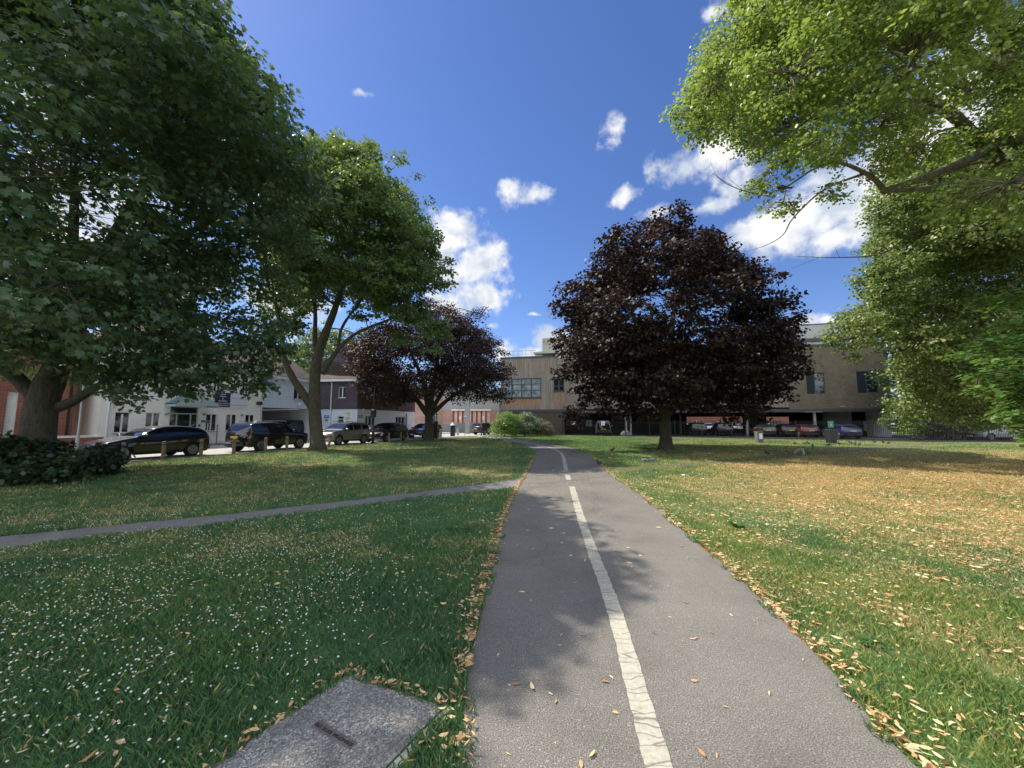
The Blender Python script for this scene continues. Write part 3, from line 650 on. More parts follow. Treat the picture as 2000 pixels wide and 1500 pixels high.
T4 = tree('copper_beech_coloured_maple', 'big dark purple leaved maple standing alone on the right lawn', 'tree', t4b,
    [[(t4b, .56), (t4b+V3((0,0,.3)), .40)] + L_((1300,850,23.4,.34),(1298,812,23.4,.32),(1292,772,23.4,.28),(1284,725,23.4,.2),(1280,670,23.3,.12),(1270,600,23.2,.06)),
     L_((1301,815,23.4,.18),(1335,780,23.2,.15),(1382,742,23,.12),(1430,690,22.8,.08),(1480,640,22.6,.04)),
     L_((1296,800,23.4,.17),(1262,775,23,.13),(1220,745,22.6,.09),(1170,705,22.3,.05)),
     L_((1292,760,23.4,.19),(1310,660,23.4,.14),(1320,560,23.4,.1),(1318,450,23.4,.04)),
     L_((1385,740,23,.09),(1398,680,23,.07),(1425,600,23,.04)),
     L_((1286,730,23.4,.15),(1245,640,23.4,.11),(1220,560,23.4,.06))],
    tuple(at(1325,632,23.4)), (8.3,7.0,7.3), 150, (1.0,1.6), 115000, .165, 'maple_s', M['leaf_copper'], M['bark_dark'], poly=T4P,
    extra=[(*at(1318,408,23.4),.55),(*at(1290,440,23.4),.8),(*at(1130,800,22.4),.6),(*at(1580,738,23),.45),(*at(1210,455,23.4),.8),(*at(1480,520,23),.9),(*at(1180,780,22),.9),(*at(1235,790,21.5),.8),(*at(1390,772,21.5),1.0),(*at(1450,785,22),.9),(*at(1500,765,22.5),.9),(*at(1150,760,22.5),.9),(*at(1290,740,18.5),.9),(*at(1350,760,19),.9),(*at(1220,740,19),1.0),(*at(1440,730,19.5),1.0),(*at(1135,808,22),.75),(*at(1190,802,21.5),.7),(*at(1255,805,21),.7),(*at(1310,790,20),.7),(*at(1360,790,20),.7),(*at(1415,792,21),.8),(*at(1470,800,22),.8),(*at(1130,825,21.5),.5),(*at(1175,822,21.5),.55),(*at(1225,818,21),.55),(*at(1275,812,20.5),.5),(*at(1350,808,20.5),.5),(*at(1395,812,21),.6),(*at(1440,818,21.5),.6),(*at(1485,822,22),.55),(*at(1520,765,22.5),.8),(*at(1565,722,22.8),.75),(*at(1545,690,23),.9),(*at(1555,640,23.2),.7),(*at(1095,720,23),.8),(*at(1095,600,23.4),.8)],
    spray=.5, low=1.3, shell=.35, gaps=.06, margin=6, flat=.75)
T4['category'] = 'tree'; T4.name = 'purple_maple_tree'
T5P = [(1475,-400),(1448,-100),(1432,0),(1395,50),(1362,105),(1328,158),(1308,212),(1335,248),(1362,268),(1372,302),(1405,300),(1430,290),(1470,300),(1450,345),(1460,372),(1482,395),(1500,425),(1532,428),(1560,372),(1592,345),(1600,330),(1615,405),(1640,405),(1650,372),(1690,395),(1740,392),(1820,430),(2400,520),(2600,200),(2600,-900)]
t5b = V3((15.4,10.2,0))
T5 = tree('lime_tree', 'tall lime tree leaning in from the top right with long spreading boughs', 'tree', t5b,
    [[(t5b,.8),(V3((15.3,10.2,.8)),.62),(V3((15.1,10.1,4)),.52),(V3((14.8,10,8)),.45),(V3((14.4,10,11)),.35),(V3((13.6,9.8,14)),.2)],
     [(V3((15.1,10.1,5.6)),.26)] + L_((2000,285,9.6,0.132),(1880,318,9.3,0.109),(1800,350,9.0,0.089),(1727,373,8.7,0.073)),
     L_((1727,372,8.7,0.066),(1702,345,8.6,0.050),(1640,318,8.4,0.033),(1590,330,8.3,0.023),(1530,368,8.2,0.017),(1480,378,8.1,0.012),(1425,362,8,0.008),(1392,338,8,0.004)),
     L_((1692,338,8.6,0.033),(1610,370,8.4,0.021),(1550,425,8.3,0.015),(1530,458,8.2,0.011),(1498,478,8.1,0.007),(1455,492,8.1,0.003)),
     L_((1430,362,8,0.005),(1402,345,7.9,0.004),(1388,318,7.9,0.002)), L_((1450,370,8,0.005),(1422,345,8.1,0.003),(1420,312,8.2,0.002)),
     [(V3((15.0,10.1,7)),.24)] + L_((1890,250,9.8,0.125),(1830,200,9.5,0.099),(1770,150,9.2,0.073),(1700,100,8.9,0.040)),
     L_((1880,245,9.8,0.099),(1780,172,9.2,0.079),(1700,150,8.7,0.059),(1600,130,8.2,0.033),(1500,120,7.9,0.020)),
     L_((1850,220,9.6,0.079),(1700,200,8.9,0.053),(1620,225,8.5,0.040),(1540,250,8.2,0.023),(1470,285,8,0.013)),
     [(V3((14.4,10,11)),.2)] + L_((1850,80,9.6,0.099),(1770,78,9.2,0.079),(1680,70,8.8,0.053),(1580,50,8.4,0.033))],
    (9.6,8.6,9.8), (7.2,4.8,5.6), 135, (.65,1.15), 250000, .063, 'lime', M['leaf_lime'], M['bark_lime'], poly=T5P,
    extra=[(*at(1350,210,7.8),.5),(*at(1380,255,7.8),.4),(*at(1480,390,8.1),.35),(*at(1530,395,8.3),.35),(*at(1630,375,8.4),.3),(*at(1400,160,7.8),.7),(*at(1440,90,7.8),.8),(*at(1480,30,7.8),.9),(*at(1490,345,8.0),.4)],
    spray=.27, per=26, min_y=3.5, shell=.25, gaps=.30, margin=5, avoid=[[(1727,392),(1718,350),(1800,325),(1880,292),(2010,255),(2010,308),(1890,345),(1800,376)],[(1870,250),(1800,190),(1700,140),(1700,115),(1810,160),(1900,235)],[(1512,258),(1512,214),(1592,210),(1592,252)]], up=.8, out=.5, rnd_=.5, low=2.5, lr=.012, droop=.6)
T6P = [(1700,350),(1672,410),(1700,440),(1700,468),(1682,508),(1655,540),(1652,566),(1700,592),(1642,602),(1604,640),(1612,675),(1640,700),(1655,722),(1680,700),(1700,690),(1745,650),(1735,700),(1722,750),(1730,790),(1750,815),(1800,822),(1870,832),(1950,832),(2050,845),(2700,860),(2700,120),(1990,235),(1880,262),(1790,300),(1740,335)]
t6b = V3((24.2,15.8,0))
T6 = tree('lime_tree', 'broad lime tree with pale drooping sprays standing off the right edge', 'tree', t6b,
    [[(t6b,.6),(V3((24,15.8,2)),.42),(V3((23.4,15.7,5)),.36),(V3((22,15.6,9)),.2)],
     [(V3((23.5,15.8,4.6)),.22)] + L_((2040,400,15.2,0.136),(1900,436,14.2,0.109),(1840,442,13.8,0.082),(1780,458,13.4,0.048),(1722,495,13.1,0.031),(1640,503,12.9,0.015),(1545,500,12.8,0.004)),
     L_((1600,503,12.85,0.008),(1570,515,12.8,0.005),(1545,525,12.8,0.003)), L_((1640,503,12.9,0.008),(1632,485,12.9,0.005),(1640,478,12.9,0.003)),
     L_((1888,438,14.1,0.068),(1820,520,13.8,0.048),(1775,575,13.6,0.027)),
     [(V3((23.6,15.7,4)),.2)] + L_((1950,620,15,0.082),(1850,660,14.4,0.054),(1740,690,14,0.027))],
    (18.3,15.3,6.6), (6.9,4.2,6.3), 140, (.8,1.35), 200000, .092, 'lime', M['leaf_lime2'], M['bark_lime'], poly=T6P,
    extra=[(*at(1650,655,14),.75),(*at(1690,640,13.5),.85),(*at(1665,625,14.5),.6),(*at(1720,610,13.6),.9),(*at(1770,640,13.6),.9),(*at(1720,560,13.4),.9),(*at(1710,480,13.4),.7),(*at(1770,500,13.4),.9),(*at(1780,812,14.5),.5),(*at(1790,345,13.8),.8),(*at(1850,322,14),.95),(*at(1920,305,14),1.0),(*at(1990,290,14),1.1),(*at(1830,375,14),.95),(*at(1900,358,14),1.0),(*at(1980,350,14),1.1),(*at(1745,372,13.8),.55),(*at(1850,425,14),1.0),(*at(1925,405,14),1.0),(*at(1990,420,14),1.0),(*at(1765,425,13.8),.9),(*at(1810,470,13.8),1.0),(*at(1900,480,13.8),1.1),(*at(1980,490,14),1.1),(*at(1850,815,14.5),.65),(*at(1920,815,14.5),.7),(*at(1980,820,14.5),.75),(*at(1840,770,15),.9),(*at(1910,770,15),.9),(*at(1980,770,15),.9),(*at(1790,770,15),.8),(*at(1870,720,15),.9),(*at(1690,540,13.8),.5),(*at(1720,430,13.6),.8),(*at(1760,780,14.5),.6),(*at(1760,720,14.5),.6),(*at(1840,790,14.5),.7),(*at(1680,700,14),.35)],
    spray=.36, per=26, low=1.9, shell=.3, gaps=.34, margin=5, lr=.012, droop=.6)
T6['group'] = 'lime trees on the right'; T5['group'] = 'lime trees on the right'
t8b = V3((11.6,7.2,0))
T8P = [(2010,545),(1955,575),(1880,640),(1860,690),(1900,740),(1880,770),(1960,800),(1990,830),(1985,880),(2000,905),(2600,950),(2600,500)]
T8 = tree('hornbeam_tree', 'young tree with big fresh green leaves poking in at the right edge', 'tree', t8b,
    [[(t8b,.16),(V3((11.6,7.2,1.5)),.12),(V3((11.5,7.2,3)),.08),(V3((11.4,7.2,4.5)),.03)]],
    (10.6,7.2,2.7), (2.2,1.6,1.7), 34, (.35,.6), 7500, .115, 'lime', M['leaf_young'], M['bark'], poly=T8P, spray=.3, per=16, low=.7, shell=.2, margin=10, flat=.45, up=1.2, out=.3, rnd_=.3,
    extra=[(*at(1990,575,7),.3),(*at(1960,620,6.9),.3),(*at(1920,660,6.9),.3),(*at(1975,730,6.9),.35),(*at(1930,690,6.9),.3),(*at(1995,870,6.8),.2),(*at(1985,800,6.9),.3),(*at(1905,755,7),.2)])
# undergrowth round the big maple
SH = tree('shrub', 'dark leafy undergrowth around the foot of the huge maple', 'shrub', (-14.2,11.4,0),
    [[(V3((-14.2,11.4,0)),.05),(V3((-14.2,11.4,.5)),.03),(V3((-14.1,11.3,.9)),.015)]],
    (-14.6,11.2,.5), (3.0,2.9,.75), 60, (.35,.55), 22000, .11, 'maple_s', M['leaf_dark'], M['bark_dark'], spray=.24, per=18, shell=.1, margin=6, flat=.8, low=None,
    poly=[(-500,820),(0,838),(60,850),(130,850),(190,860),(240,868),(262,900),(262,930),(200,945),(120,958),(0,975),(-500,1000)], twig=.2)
# distant trees and bushes
def small(name, label, base, c, r, n, leaf, mat, lob, spray, poly=None, low=.3, kind='quad', bark_='bark_dark', cat='tree', nl=50, group=None, flat=.8, trunk=.2):
    b = V3(base); C = V3(c)
    return tree(name, label, cat, b, [[(b,trunk*1.3),(b+V3((0,0,.3)),trunk),(b.lerp(C,.5)+V3((0,0,.2)),trunk*.8),(C,trunk*.4)]], c, r, nl, lob, n, leaf, kind, M[mat], M[bark_],
        poly=poly, spray=spray, low=low, shell=.3, margin=4, flat=flat, group=group, twig=.15)
small('background_tree','leafy tree rising behind the pale blue house',(-24,49,0),(-24,49,8.5),(8,4,5.2),24000,.24,'leaf_syc',(1.2,1.9),.6,low=4, poly=[(400,560),(720,600),(760,640),(740,720),(640,745),(400,760)])
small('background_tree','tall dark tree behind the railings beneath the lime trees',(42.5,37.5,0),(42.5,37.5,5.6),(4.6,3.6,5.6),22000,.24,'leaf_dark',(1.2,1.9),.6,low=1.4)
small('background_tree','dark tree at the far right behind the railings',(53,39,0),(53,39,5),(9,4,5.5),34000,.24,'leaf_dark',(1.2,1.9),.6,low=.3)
small('background_tree','sunlit tree behind the car park seen through the undercroft',(24,72,0),(24,72,4),(5,3,3.5),6000,.3,'leaf_bush',(1,1.6),.6,low=1)
small('garden_bush','sunlit green bush beyond the right end of the brick wing',(*at(1762,850,38).xy,0),(at(1762,850,38).x,38,1.5),(1.9,1.6,1.5),5000,.14,'leaf_bush',(.5,.8),.35,low=0,cat='bush',trunk=.05,nl=16)
small('garden_bush','dark bush behind the railings next to the sunlit bush',(*at(1850,850,37).xy,0),(at(1850,850,37).x,37,1.3),(3.0,1.5,1.4),6000,.14,'leaf_dark',(.5,.8),.35,low=0,cat='bush',trunk=.05,nl=20)
g1 = gnd(985,853); g2 = gnd(1025,852); g3 = gnd(1065,852)
small('feathery_bush','bright green feathery bush at the end of the path',(g1.x,g1.y,0),(g1.x-.1,g1.y,1.35),(1.75,1.5,1.4),12000,.20,'leaf_bush',(.5,.8),.5,poly=[(955,860),(962,815),(975,803),(1000,798),(1020,808),(1010,853)],low=0,cat='bush',kind='long',trunk=.05,nl=26,flat=1.0)
small('feathery_bush','grey green willowy bush in the middle of the clump by the path',(g2.x,g2.y,0),(g2.x+.1,g2.y,1.35),(1.7,1.4,1.4),12000,.19,'leaf_grey',(.5,.8),.45,poly=[(995,855),(1000,808),(1015,800),(1035,802),(1055,815),(1064,853)],low=0,cat='bush',kind='long',trunk=.05,nl=26,flat=1.0)
small('buddleia_bush','brownish seeding bush at the right end of the clump',(g3.x,g3.y,0),(g3.x+.1,g3.y,1.0),(1.3,1.2,1.15),7000,.15,'leaf_brown',(.4,.65),.4,poly=[(1040,855),(1046,822),(1062,815),(1078,826),(1090,850),(1088,857)],low=0,cat='bush',kind='long',trunk=.05,nl=20,flat=1.0)

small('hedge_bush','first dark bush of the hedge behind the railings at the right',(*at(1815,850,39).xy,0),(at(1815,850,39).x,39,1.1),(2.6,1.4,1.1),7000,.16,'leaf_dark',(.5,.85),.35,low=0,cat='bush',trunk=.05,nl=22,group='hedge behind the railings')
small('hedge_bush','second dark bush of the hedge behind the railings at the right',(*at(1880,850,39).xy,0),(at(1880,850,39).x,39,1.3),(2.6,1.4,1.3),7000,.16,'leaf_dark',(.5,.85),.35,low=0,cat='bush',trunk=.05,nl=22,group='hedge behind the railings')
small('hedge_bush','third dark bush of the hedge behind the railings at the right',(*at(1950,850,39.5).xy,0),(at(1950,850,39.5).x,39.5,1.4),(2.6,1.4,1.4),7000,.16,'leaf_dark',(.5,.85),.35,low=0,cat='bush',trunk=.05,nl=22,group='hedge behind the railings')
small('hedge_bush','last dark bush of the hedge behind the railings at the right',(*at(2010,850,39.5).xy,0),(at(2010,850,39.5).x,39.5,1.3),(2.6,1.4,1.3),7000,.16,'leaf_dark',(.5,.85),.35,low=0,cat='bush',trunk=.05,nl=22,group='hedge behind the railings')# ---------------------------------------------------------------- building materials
def render_wall(name, c):
    t = NT(name); v = t.coord(); f = t.noise(v, 1.2, 6, .6); g = t.noise(v, 60, 3, .6); st = t.noise(t.coord((6,6,.35)), 1.5, 4)
    a = tuple(x*.86 for x in c)
    k = t.mix(t.math('MULTIPLY', t.ramp(st, [(.5,0.),(.75,1.)]), .22), t.ramp(f, [(.3,a),(.7,c)]), tuple(x*.6 for x in c))
    t.base(k); t.rough(.9,.2); t.bump(g,.35,.01); return t.m
def brick(name, c1, c2, mortar, scale=1.0, patch=None):
    t = NT(name); tc = t.n('ShaderNodeTexCoord'); s = t.n('ShaderNodeSeparateXYZ'); t.L.new(tc.outputs['Object'], s.inputs[0])
    cb = t.n('ShaderNodeCombineXYZ'); t.L.new(t.math('ADD', s.outputs[0], s.outputs[1]), cb.inputs[0]); t.L.new(s.outputs[2], cb.inputs[1])
    b = t.n('ShaderNodeTexBrick'); t.L.new(cb.outputs[0], b.inputs['Vector']); b.inputs['Scale'].default_value = 1
    b.inputs['Brick Width'].default_value = .225*scale; b.inputs['Row Height'].default_value = .075*scale; b.inputs['Mortar Size'].default_value = .008*scale
    b.inputs['Color1'].default_value = (*c1,1); b.inputs['Color2'].default_value = (*c2,1); b.inputs['Mortar'].default_value = (*mortar,1)
    f = t.noise(tc.outputs['Object'], .8, 5, .6); k = t.mix(1.0, b.outputs['Color'], t.ramp(f, [(.3,.8),(.7,1.15)]), 'MULTIPLY')
    if patch:
        p = t.noise(t.coord((1.1,1.1,6)), 1.6, 4, .7); k = t.mix(t.ramp(p, [(.60,0.),(.66,.75)]), k, patch)
    t.base(k); t.rough(.9,.2); t.bump(b.outputs['Fac'], -.4, .008); return t.m
def cladding():
    t = NT('weathered_timber_cladding'); tc = t.n('ShaderNodeTexCoord'); s = t.n('ShaderNodeSeparateXYZ'); t.L.new(tc.outputs['Object'], s.inputs[0])
    cb = t.n('ShaderNodeCombineXYZ'); t.L.new(s.outputs[2], cb.inputs[0]); t.L.new(t.math('ADD', s.outputs[0], s.outputs[1]), cb.inputs[1])
    b = t.n('ShaderNodeTexBrick'); t.L.new(cb.outputs[0], b.inputs['Vector']); b.inputs['Scale'].default_value = 1
    b.inputs['Brick Width'].default_value = 2.9; b.inputs['Row Height'].default_value = .14; b.inputs['Mortar Size'].default_value = .007; b.inputs['Bias'].default_value = -.1
    b.inputs['Color1'].default_value = (.185,.16,.145,1); b.inputs['Color2'].default_value = (.29,.265,.245,1); b.inputs['Mortar'].default_value = (.05,.04,.035,1)
    g = t.noise(t.coord((14,14,.5)), 2.2, 6, .65); k = t.mix(1.0, b.outputs['Color'], t.ramp(g, [(.3,.68),(.7,1.25)]), 'MULTIPLY')
    # rain-sheltered boards below the windows keep their orange tone
    w = t.noise(t.coord((.6,.6,.25)), 1.1, 3); k = t.mix(t.math('MULTIPLY', t.ramp(w, [(.45,0.),(.7,1.)]), .35), k, (.30,.20,.13))
    t.base(k); t.rough(.85,.25); t.bump(b.outputs['Fac'], -.5, .01); return t.m
def tiles(name, c1, c2, row=.1, wid=.165):
    t = NT(name); tc = t.n('ShaderNodeTexCoord'); s = t.n('ShaderNodeSeparateXYZ'); t.L.new(tc.outputs['Object'], s.inputs[0])
    cb = t.n('ShaderNodeCombineXYZ'); t.L.new(s.outputs[0], cb.inputs[0]); t.L.new(t.math('ADD', s.outputs[2], t.math('MULTIPLY', s.outputs[1], .8)), cb.inputs[1])
    b = t.n('ShaderNodeTexBrick'); t.L.new(cb.outputs[0], b.inputs['Vector']); b.inputs['Scale'].default_value = 1
    b.inputs['Brick Width'].default_value = wid; b.inputs['Row Height'].default_value = row; b.inputs['Mortar Size'].default_value = .012
    b.inputs['Color1'].default_value = (*c1,1); b.inputs['Color2'].default_value = (*c2,1); b.inputs['Mortar'].default_value = tuple(x*.35 for x in c1)+(1,)
    f = t.noise(tc.outputs['Object'], 1.1, 5); t.base(t.mix(1.0, b.outputs['Color'], t.ramp(f, [(.3,.75),(.7,1.2)]), 'MULTIPLY')); t.rough(.85,.25); t.bump(b.outputs['Fac'], -.5, .012); return t.m
M['white_render'] = render_wall('white_render', (.90,.89,.86)); M['cream_render'] = render_wall('cream_render', (.88,.87,.86))
M['blue_render'] = render_wall('pale_blue_render', (.62,.72,.86)); M['grey_render'] = render_wall('grey_render', (.36,.36,.36))
M['beige_panel'] = render_wall('beige_panel', (.36,.36,.30)); M['penthouse'] = render_wall('pale_grey_panel', (.40,.43,.42))
M['red_brick'] = brick('red_brick', (.36,.10,.055), (.25,.07,.045), (.34,.30,.26))
M['buff_brick'] = brick('buff_brick', (.165,.14,.10), (.125,.105,.075), (.155,.135,.10), patch=(.06,.05,.045))
M['old_brick'] = brick('old_brick', (.40,.22,.17), (.33,.17,.13), (.42,.36,.33))
M['cladding'] = cladding()
M['roof_tile'] = tiles('roof_tile', (.085,.065,.06), (.12,.09,.08), .16, .2); M['hung_tile'] = tiles('hung_tile', (.095,.08,.105), (.125,.105,.135))
M['hung_tile2'] = tiles('hung_tile_brown', (.14,.10,.09), (.18,.13,.12))
M['upvc'] = plain('white_upvc', (.78,.79,.80), .35, var=.04); M['fascia'] = plain('white_fascia', (.74,.75,.76), .5, var=.06)
M['slate_frame'] = plain('slate_blue_frame', (.035,.055,.07), .45, var=.08); M['panel_blue'] = plain('dark_blue_panel', (.018,.03,.038), .85, var=.12, spec=.15)
M['black_metal'] = plain('black_metal', (.012,.012,.014), .45, var=.2); M['dark_beam'] = plain('dark_beam', (.05,.05,.06), .6, var=.15)
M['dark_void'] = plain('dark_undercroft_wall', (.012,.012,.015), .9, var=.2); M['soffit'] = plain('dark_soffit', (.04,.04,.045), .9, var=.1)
M['column'] = plain('pale_column', (.30,.30,.28), .7, var=.08); M['steel'] = plain('galvanised_steel', (.34,.35,.36), .45, metal=.5, var=.1)
M['navy'] = plain('navy_board', (.022,.03,.075), .5, var=.05); M['white_board'] = plain('white_board', (.72,.76,.84), .5, var=.04)
M['white_ink'] = plain('white_lettering', (.8,.82,.85), .5, var=.02); M['grey_ink'] = plain('grey_lettering', (.22,.25,.32), .5, var=.02)
M['blue_sign'] = plain('blue_sign', (.03,.13,.36), .45, var=.05); M['yellow_sign'] = plain('yellow_green_sign', (.50,.56,.10), .5, var=.05)
M['canopy'] = plain('blue_canopy', (.08,.19,.22), .35, var=.12); M['frame_grey'] = plain('pale_green_frame', (.36,.46,.47), .45, var=.06)
M['plinth'] = plain('grey_plinth', (.20,.21,.21), .9, var=.2, bump=.3); M['board'] = plain('pinkish_boarding', (.62,.44,.37), .8, var=.12, scale=2); M['rust_post'] = plain('red_brown_post', (.22,.05,.03), .7, var=.2)
def glass(name, c=(.012,.016,.02), r=.04, spec=.9):
    t = NT(name); v = t.coord(); f = t.noise(v, 1.3, 3); t.base(t.ramp(f, [(.35,tuple(x*.6 for x in c)),(.7,tuple(x*1.6 for x in c))])); t.rough(r, spec); t.b.inputs['Metallic'].default_value = .0; return t.m
M['dark_slats'] = plain('dark_slats', (.085,.065,.055), .85, var=.25, scale=8); M['glass'] = glass('window_glass'); M['glass_net'] = glass('curtained_glass', (.20,.24,.25), .08, .9)
M['blind'] = plain('white_blind', (.75,.8,.76), .7, var=.1)

# ---------------------------------------------------------------- building helpers (local x along the front, y into the building, z up)
def wall_mb(x0, x1, z0, z1, holes=(), th=.22, y=0.0, mb=None, mi=0):
    """front face at y with rectangular holes and reveals"""
    mb = mb or MB(); xs = sorted({x0, x1, *[h[0] for h in holes], *[h[1] for h in holes]}); zs = sorted({z0, z1, *[h[2] for h in holes], *[h[3] for h in holes]})
    for a, b in zip(xs, xs[1:]):
        for c, d in zip(zs, zs[1:]):
            mx, mz = (a+b)/2, (c+d)/2
            if any(h[0] < mx < h[1] and h[2] < mz < h[3] for h in holes): continue
            mb.quad((a,y,c),(b,y,c),(b,y,d),(a,y,d), mi)
    for (a,b,c,d) in holes:
        mb.quad((a,y,c),(a,y,d),(a,y+th,d),(a,y+th,c),mi); mb.quad((b,y,c),(b,y+th,c),(b,y+th,d),(b,y,d),mi)
        mb.quad((a,y,d),(b,y,d),(b,y+th,d),(a,y+th,d),mi); mb.quad((a,y,c),(a,y+th,c),(b,y+th,c),(b,y,c),mi)
    return mb
def shell(mb, x0, x1, y1, z0, z1, y=0.0, top=True, bottom=False, mi=0):
    mb.quad((x0,y,z0),(x0,y,z1),(x0,y1,z1),(x0,y1,z0),mi); mb.quad((x1,y,z0),(x1,y1,z0),(x1,y1,z1),(x1,y,z1),mi); mb.quad((x0,y1,z0),(x0,y1,z1),(x1,y1,z1),(x1,y1,z0),mi)
    if top: mb.quad((x0,y,z1),(x1,y,z1),(x1,y1,z1),(x0,y1,z1),mi)
    if bottom: mb.quad((x0,y,z0),(x0,y1,z0),(x1,y1,z0),(x1,y,z0),mi)
    return mb
def window(par, x0, x1, z0, z1, cols=2, rows=1, fr=M['upvc'], gl=M['glass'], y=.09, fw=.06, sill=True, rows_at=None, name='window'):
    mb = MB(); mb.box(x0, x1, y, y+.06, z0, z0+fw); mb.box(x0, x1, y, y+.06, z1-fw, z1); mb.box(x0, x0+fw, y, y+.06, z0+fw, z1-fw); mb.box(x1-fw, x1, y, y+.06, z0+fw, z1-fw)
    for i in range(1, cols):
        c = x0+(x1-x0)*i/cols; mb.box(c-fw*.75, c+fw*.75, y+.002, y+.062, z0+fw, z1-fw)
    ra = rows_at or [i/rows for i in range(1, rows)]
    for q in ra:
        c = z0+(z1-z0)*q; mb.box(x0+fw, x1-fw, y+.004, y+.058, c-fw*.4, c+fw*.4)
    w = mb.build(name, fr, par)
    g = MB(); g.quad((x0+fw*.5,y+.03,z0+fw*.5),(x1-fw*.5,y+.03,z0+fw*.5),(x1-fw*.5,y+.03,z1-fw*.5),(x0+fw*.5,y+.03,z1-fw*.5)); g.build('pane', gl, w)
    if sill:
        s = MB(); s.box(x0-.06, x1+.06, -.07, y-.003, z0-.055, z0-.004); s.build('sill', M['concrete'], w)
    return w
def facade_frame(P0, d):
    return math.atan2(d[1], d[0])
def on_line(px, P0, d):
    """distance t along a wall line where the picture column px crosses it"""
    u = (px-1000)/F/ (CP + 0*SP); # columns are vertical near the horizon
    return (u*P0[1]-P0[0])/(d[0]-u*d[1])
def zat(py, Y): return EYE + ray(1000, py)[1]*Y

# --- white rendered office -------------------------------------------------
OD = Vector((.36,.933)).normalized(); OP = Vector((-24,24)); OA = math.atan2(OD.y, OD.x)
t0 = on_line(200, OP, OD); tE = on_line(515, OP, OD)
O0 = OP + OD*t0; WID = tE - t0
off = thing('office_building', 'white rendered two storey office with a curved blue canopy over its glazed entrance', 'building', (O0.x, O0.y, 0), OA)
def ox(px): return on_line(px, OP, OD) - t0
wins = [(231,262),(291,320),(408,430),(447,468),(484,502)]
ops = [(ox(a), ox(b), .98, 2.28) for a, b in wins]
door = (ox(337), ox(393), .12, 2.75)
ups = [(ox(a), ox(b), 3.9, 5.1) for a, b in ((240,268),(300,326),(418,432),(474,487))]
mb = wall_mb(0, WID, 0, 6.1, ops+[door]+ups, .2); shell(mb, 0, WID, 8, 0, 6.1); mb.build('wall', M['white_render'], off)
mb = MB(); mb.box(-.05, WID+.05, -.28, -.002, 5.95, 6.25); mb.build('fascia', M['fascia'], off)
mb = MB(); a, b, c = (-.3,-.35,6.25),(WID+.3,-.35,6.25),(WID/2,4,8.6); mb.add([(-.3,-.35,6.26),(WID+.3,-.35,6.26),(WID+.3,8.3,6.26),(-.3,8.3,6.26),(2.6,4,8.9),(WID-2.6,4,8.9)], [(0,1,5,4),(1,2,5),(2,3,4,5),(3,0,4),(0,3,2,1)]); mb.build('roof', M['roof_tile'], off)
for (a,b,c,d) in ops+ups: window(off, a, b, c, d)
dr = MB(); fw = .07; a,b,c,d = door
for q in ((a,a+fw,c,d),(b-fw,b,c,d),(a+.42,a+.42+fw,c,2.2),(b-.42-fw,b-.42,c,2.2)): dr.box(q[0],q[1],.07,.15,q[2],q[3])
dr.box(a+fw,b-fw,.072,.148,2.2,2.28); dr.box(a+fw,b-fw,.072,.148,d-.07,d); dr.box(a+.5,b-.5,.06,.12,1.0,1.05)
d_ = dr.build('door', M['frame_grey'], off)
g = MB(); g.quad((a,.115,c),(b,.115,c),(b,.115,d),(a,.115,d)); g.build('pane', M['glass'], d_)
cn = MB(); n = 12; x0, x1 = a-.35, b+.55; vs = []
for i in range(n+1):
    q = i/n; x = x0+(x1-x0)*q; z = 2.9+.55*math.sin(math.pi*q)
    vs += [(x,-1.25,z),(x,0,z),(x,-1.25,z-.06),(x,0,z-.06)]
for i in range(n):
    k = 4*i; cn.add([vs[k],vs[k+1],vs[k+5],vs[k+4],vs[k+2],vs[k+3],vs[k+7],vs[k+6]], [(3,2,1,0),(4,5,6,7),(0,4,7,3)])
cb_ = cn.build('canopy', M['canopy'], off)
cf = MB()
for i in range(n):
    q0, q1 = i/n, (i+1)/n; xa, xb = x0+(x1-x0)*q0, x0+(x1-x0)*q1; za, zb = 2.84+.55*math.sin(math.pi*q0), 2.84+.55*math.sin(math.pi*q1)
    cf.quad((xa,-1.26,2.78),(xb,-1.26,2.78),(xb,-1.26,zb+.04),(xa,-1.26,za+.04))
cf.box(x0, x0+.08, -1.24, -.01, 2.70, 2.84); cf.box(x1-.08, x1, -1.24, -.01, 2.70, 2.84); cf.build('canopy_front', M['frame_grey'], cb_)
for q in (ox(216), WID-.25):
    mb = MB(); mb.tube([(q,-.07,.1),(q,-.07,5.95)], .055, 8); mb.build('downpipe', M['fascia'], off)
for px in (402, 475, 329):
    mb = MB(); mb.lathe([(.05,0),(.10,.03),(.12,.10),(.08,.16)], 10, (ox(px),-.14,2.12)); mb.tube([(ox(px),0,2.2),(ox(px),-.1,2.18)], .02, 6); mb.build('wall_lamp', M['steel'], off)
mb = MB(); mb.cbox(ox(398), ox(398)+.55, -.20, -.004, 1.62, 1.80, .03); mb.build('letter_box', M['canopy'], off)
mb = MB(); mb.lathe([(.02,0),(.2,.02),(.25,.14),(.18,.28),(.02,.32)], 14, (ox(505),-.26,3.05)); mb.build('alarm_lamp', M['black_metal'], off)
for x in (ox(392)+.05,): 
    mb = MB(); mb.box(x, x+.12, -.05, -.004, 1.35, 1.48); mb.build('entry_panel', M['black_metal'], off)
    mb = MB(); mb.box(x, x+.1, -.05, -.004, 1.15, 1.24); mb.build('door_bell', M['black_metal'], off)
mb = MB(); mb.box(ox(395), WID+.0, -.42, -.01, .10, .30); mb.build('plinth', M['white_render'], off)
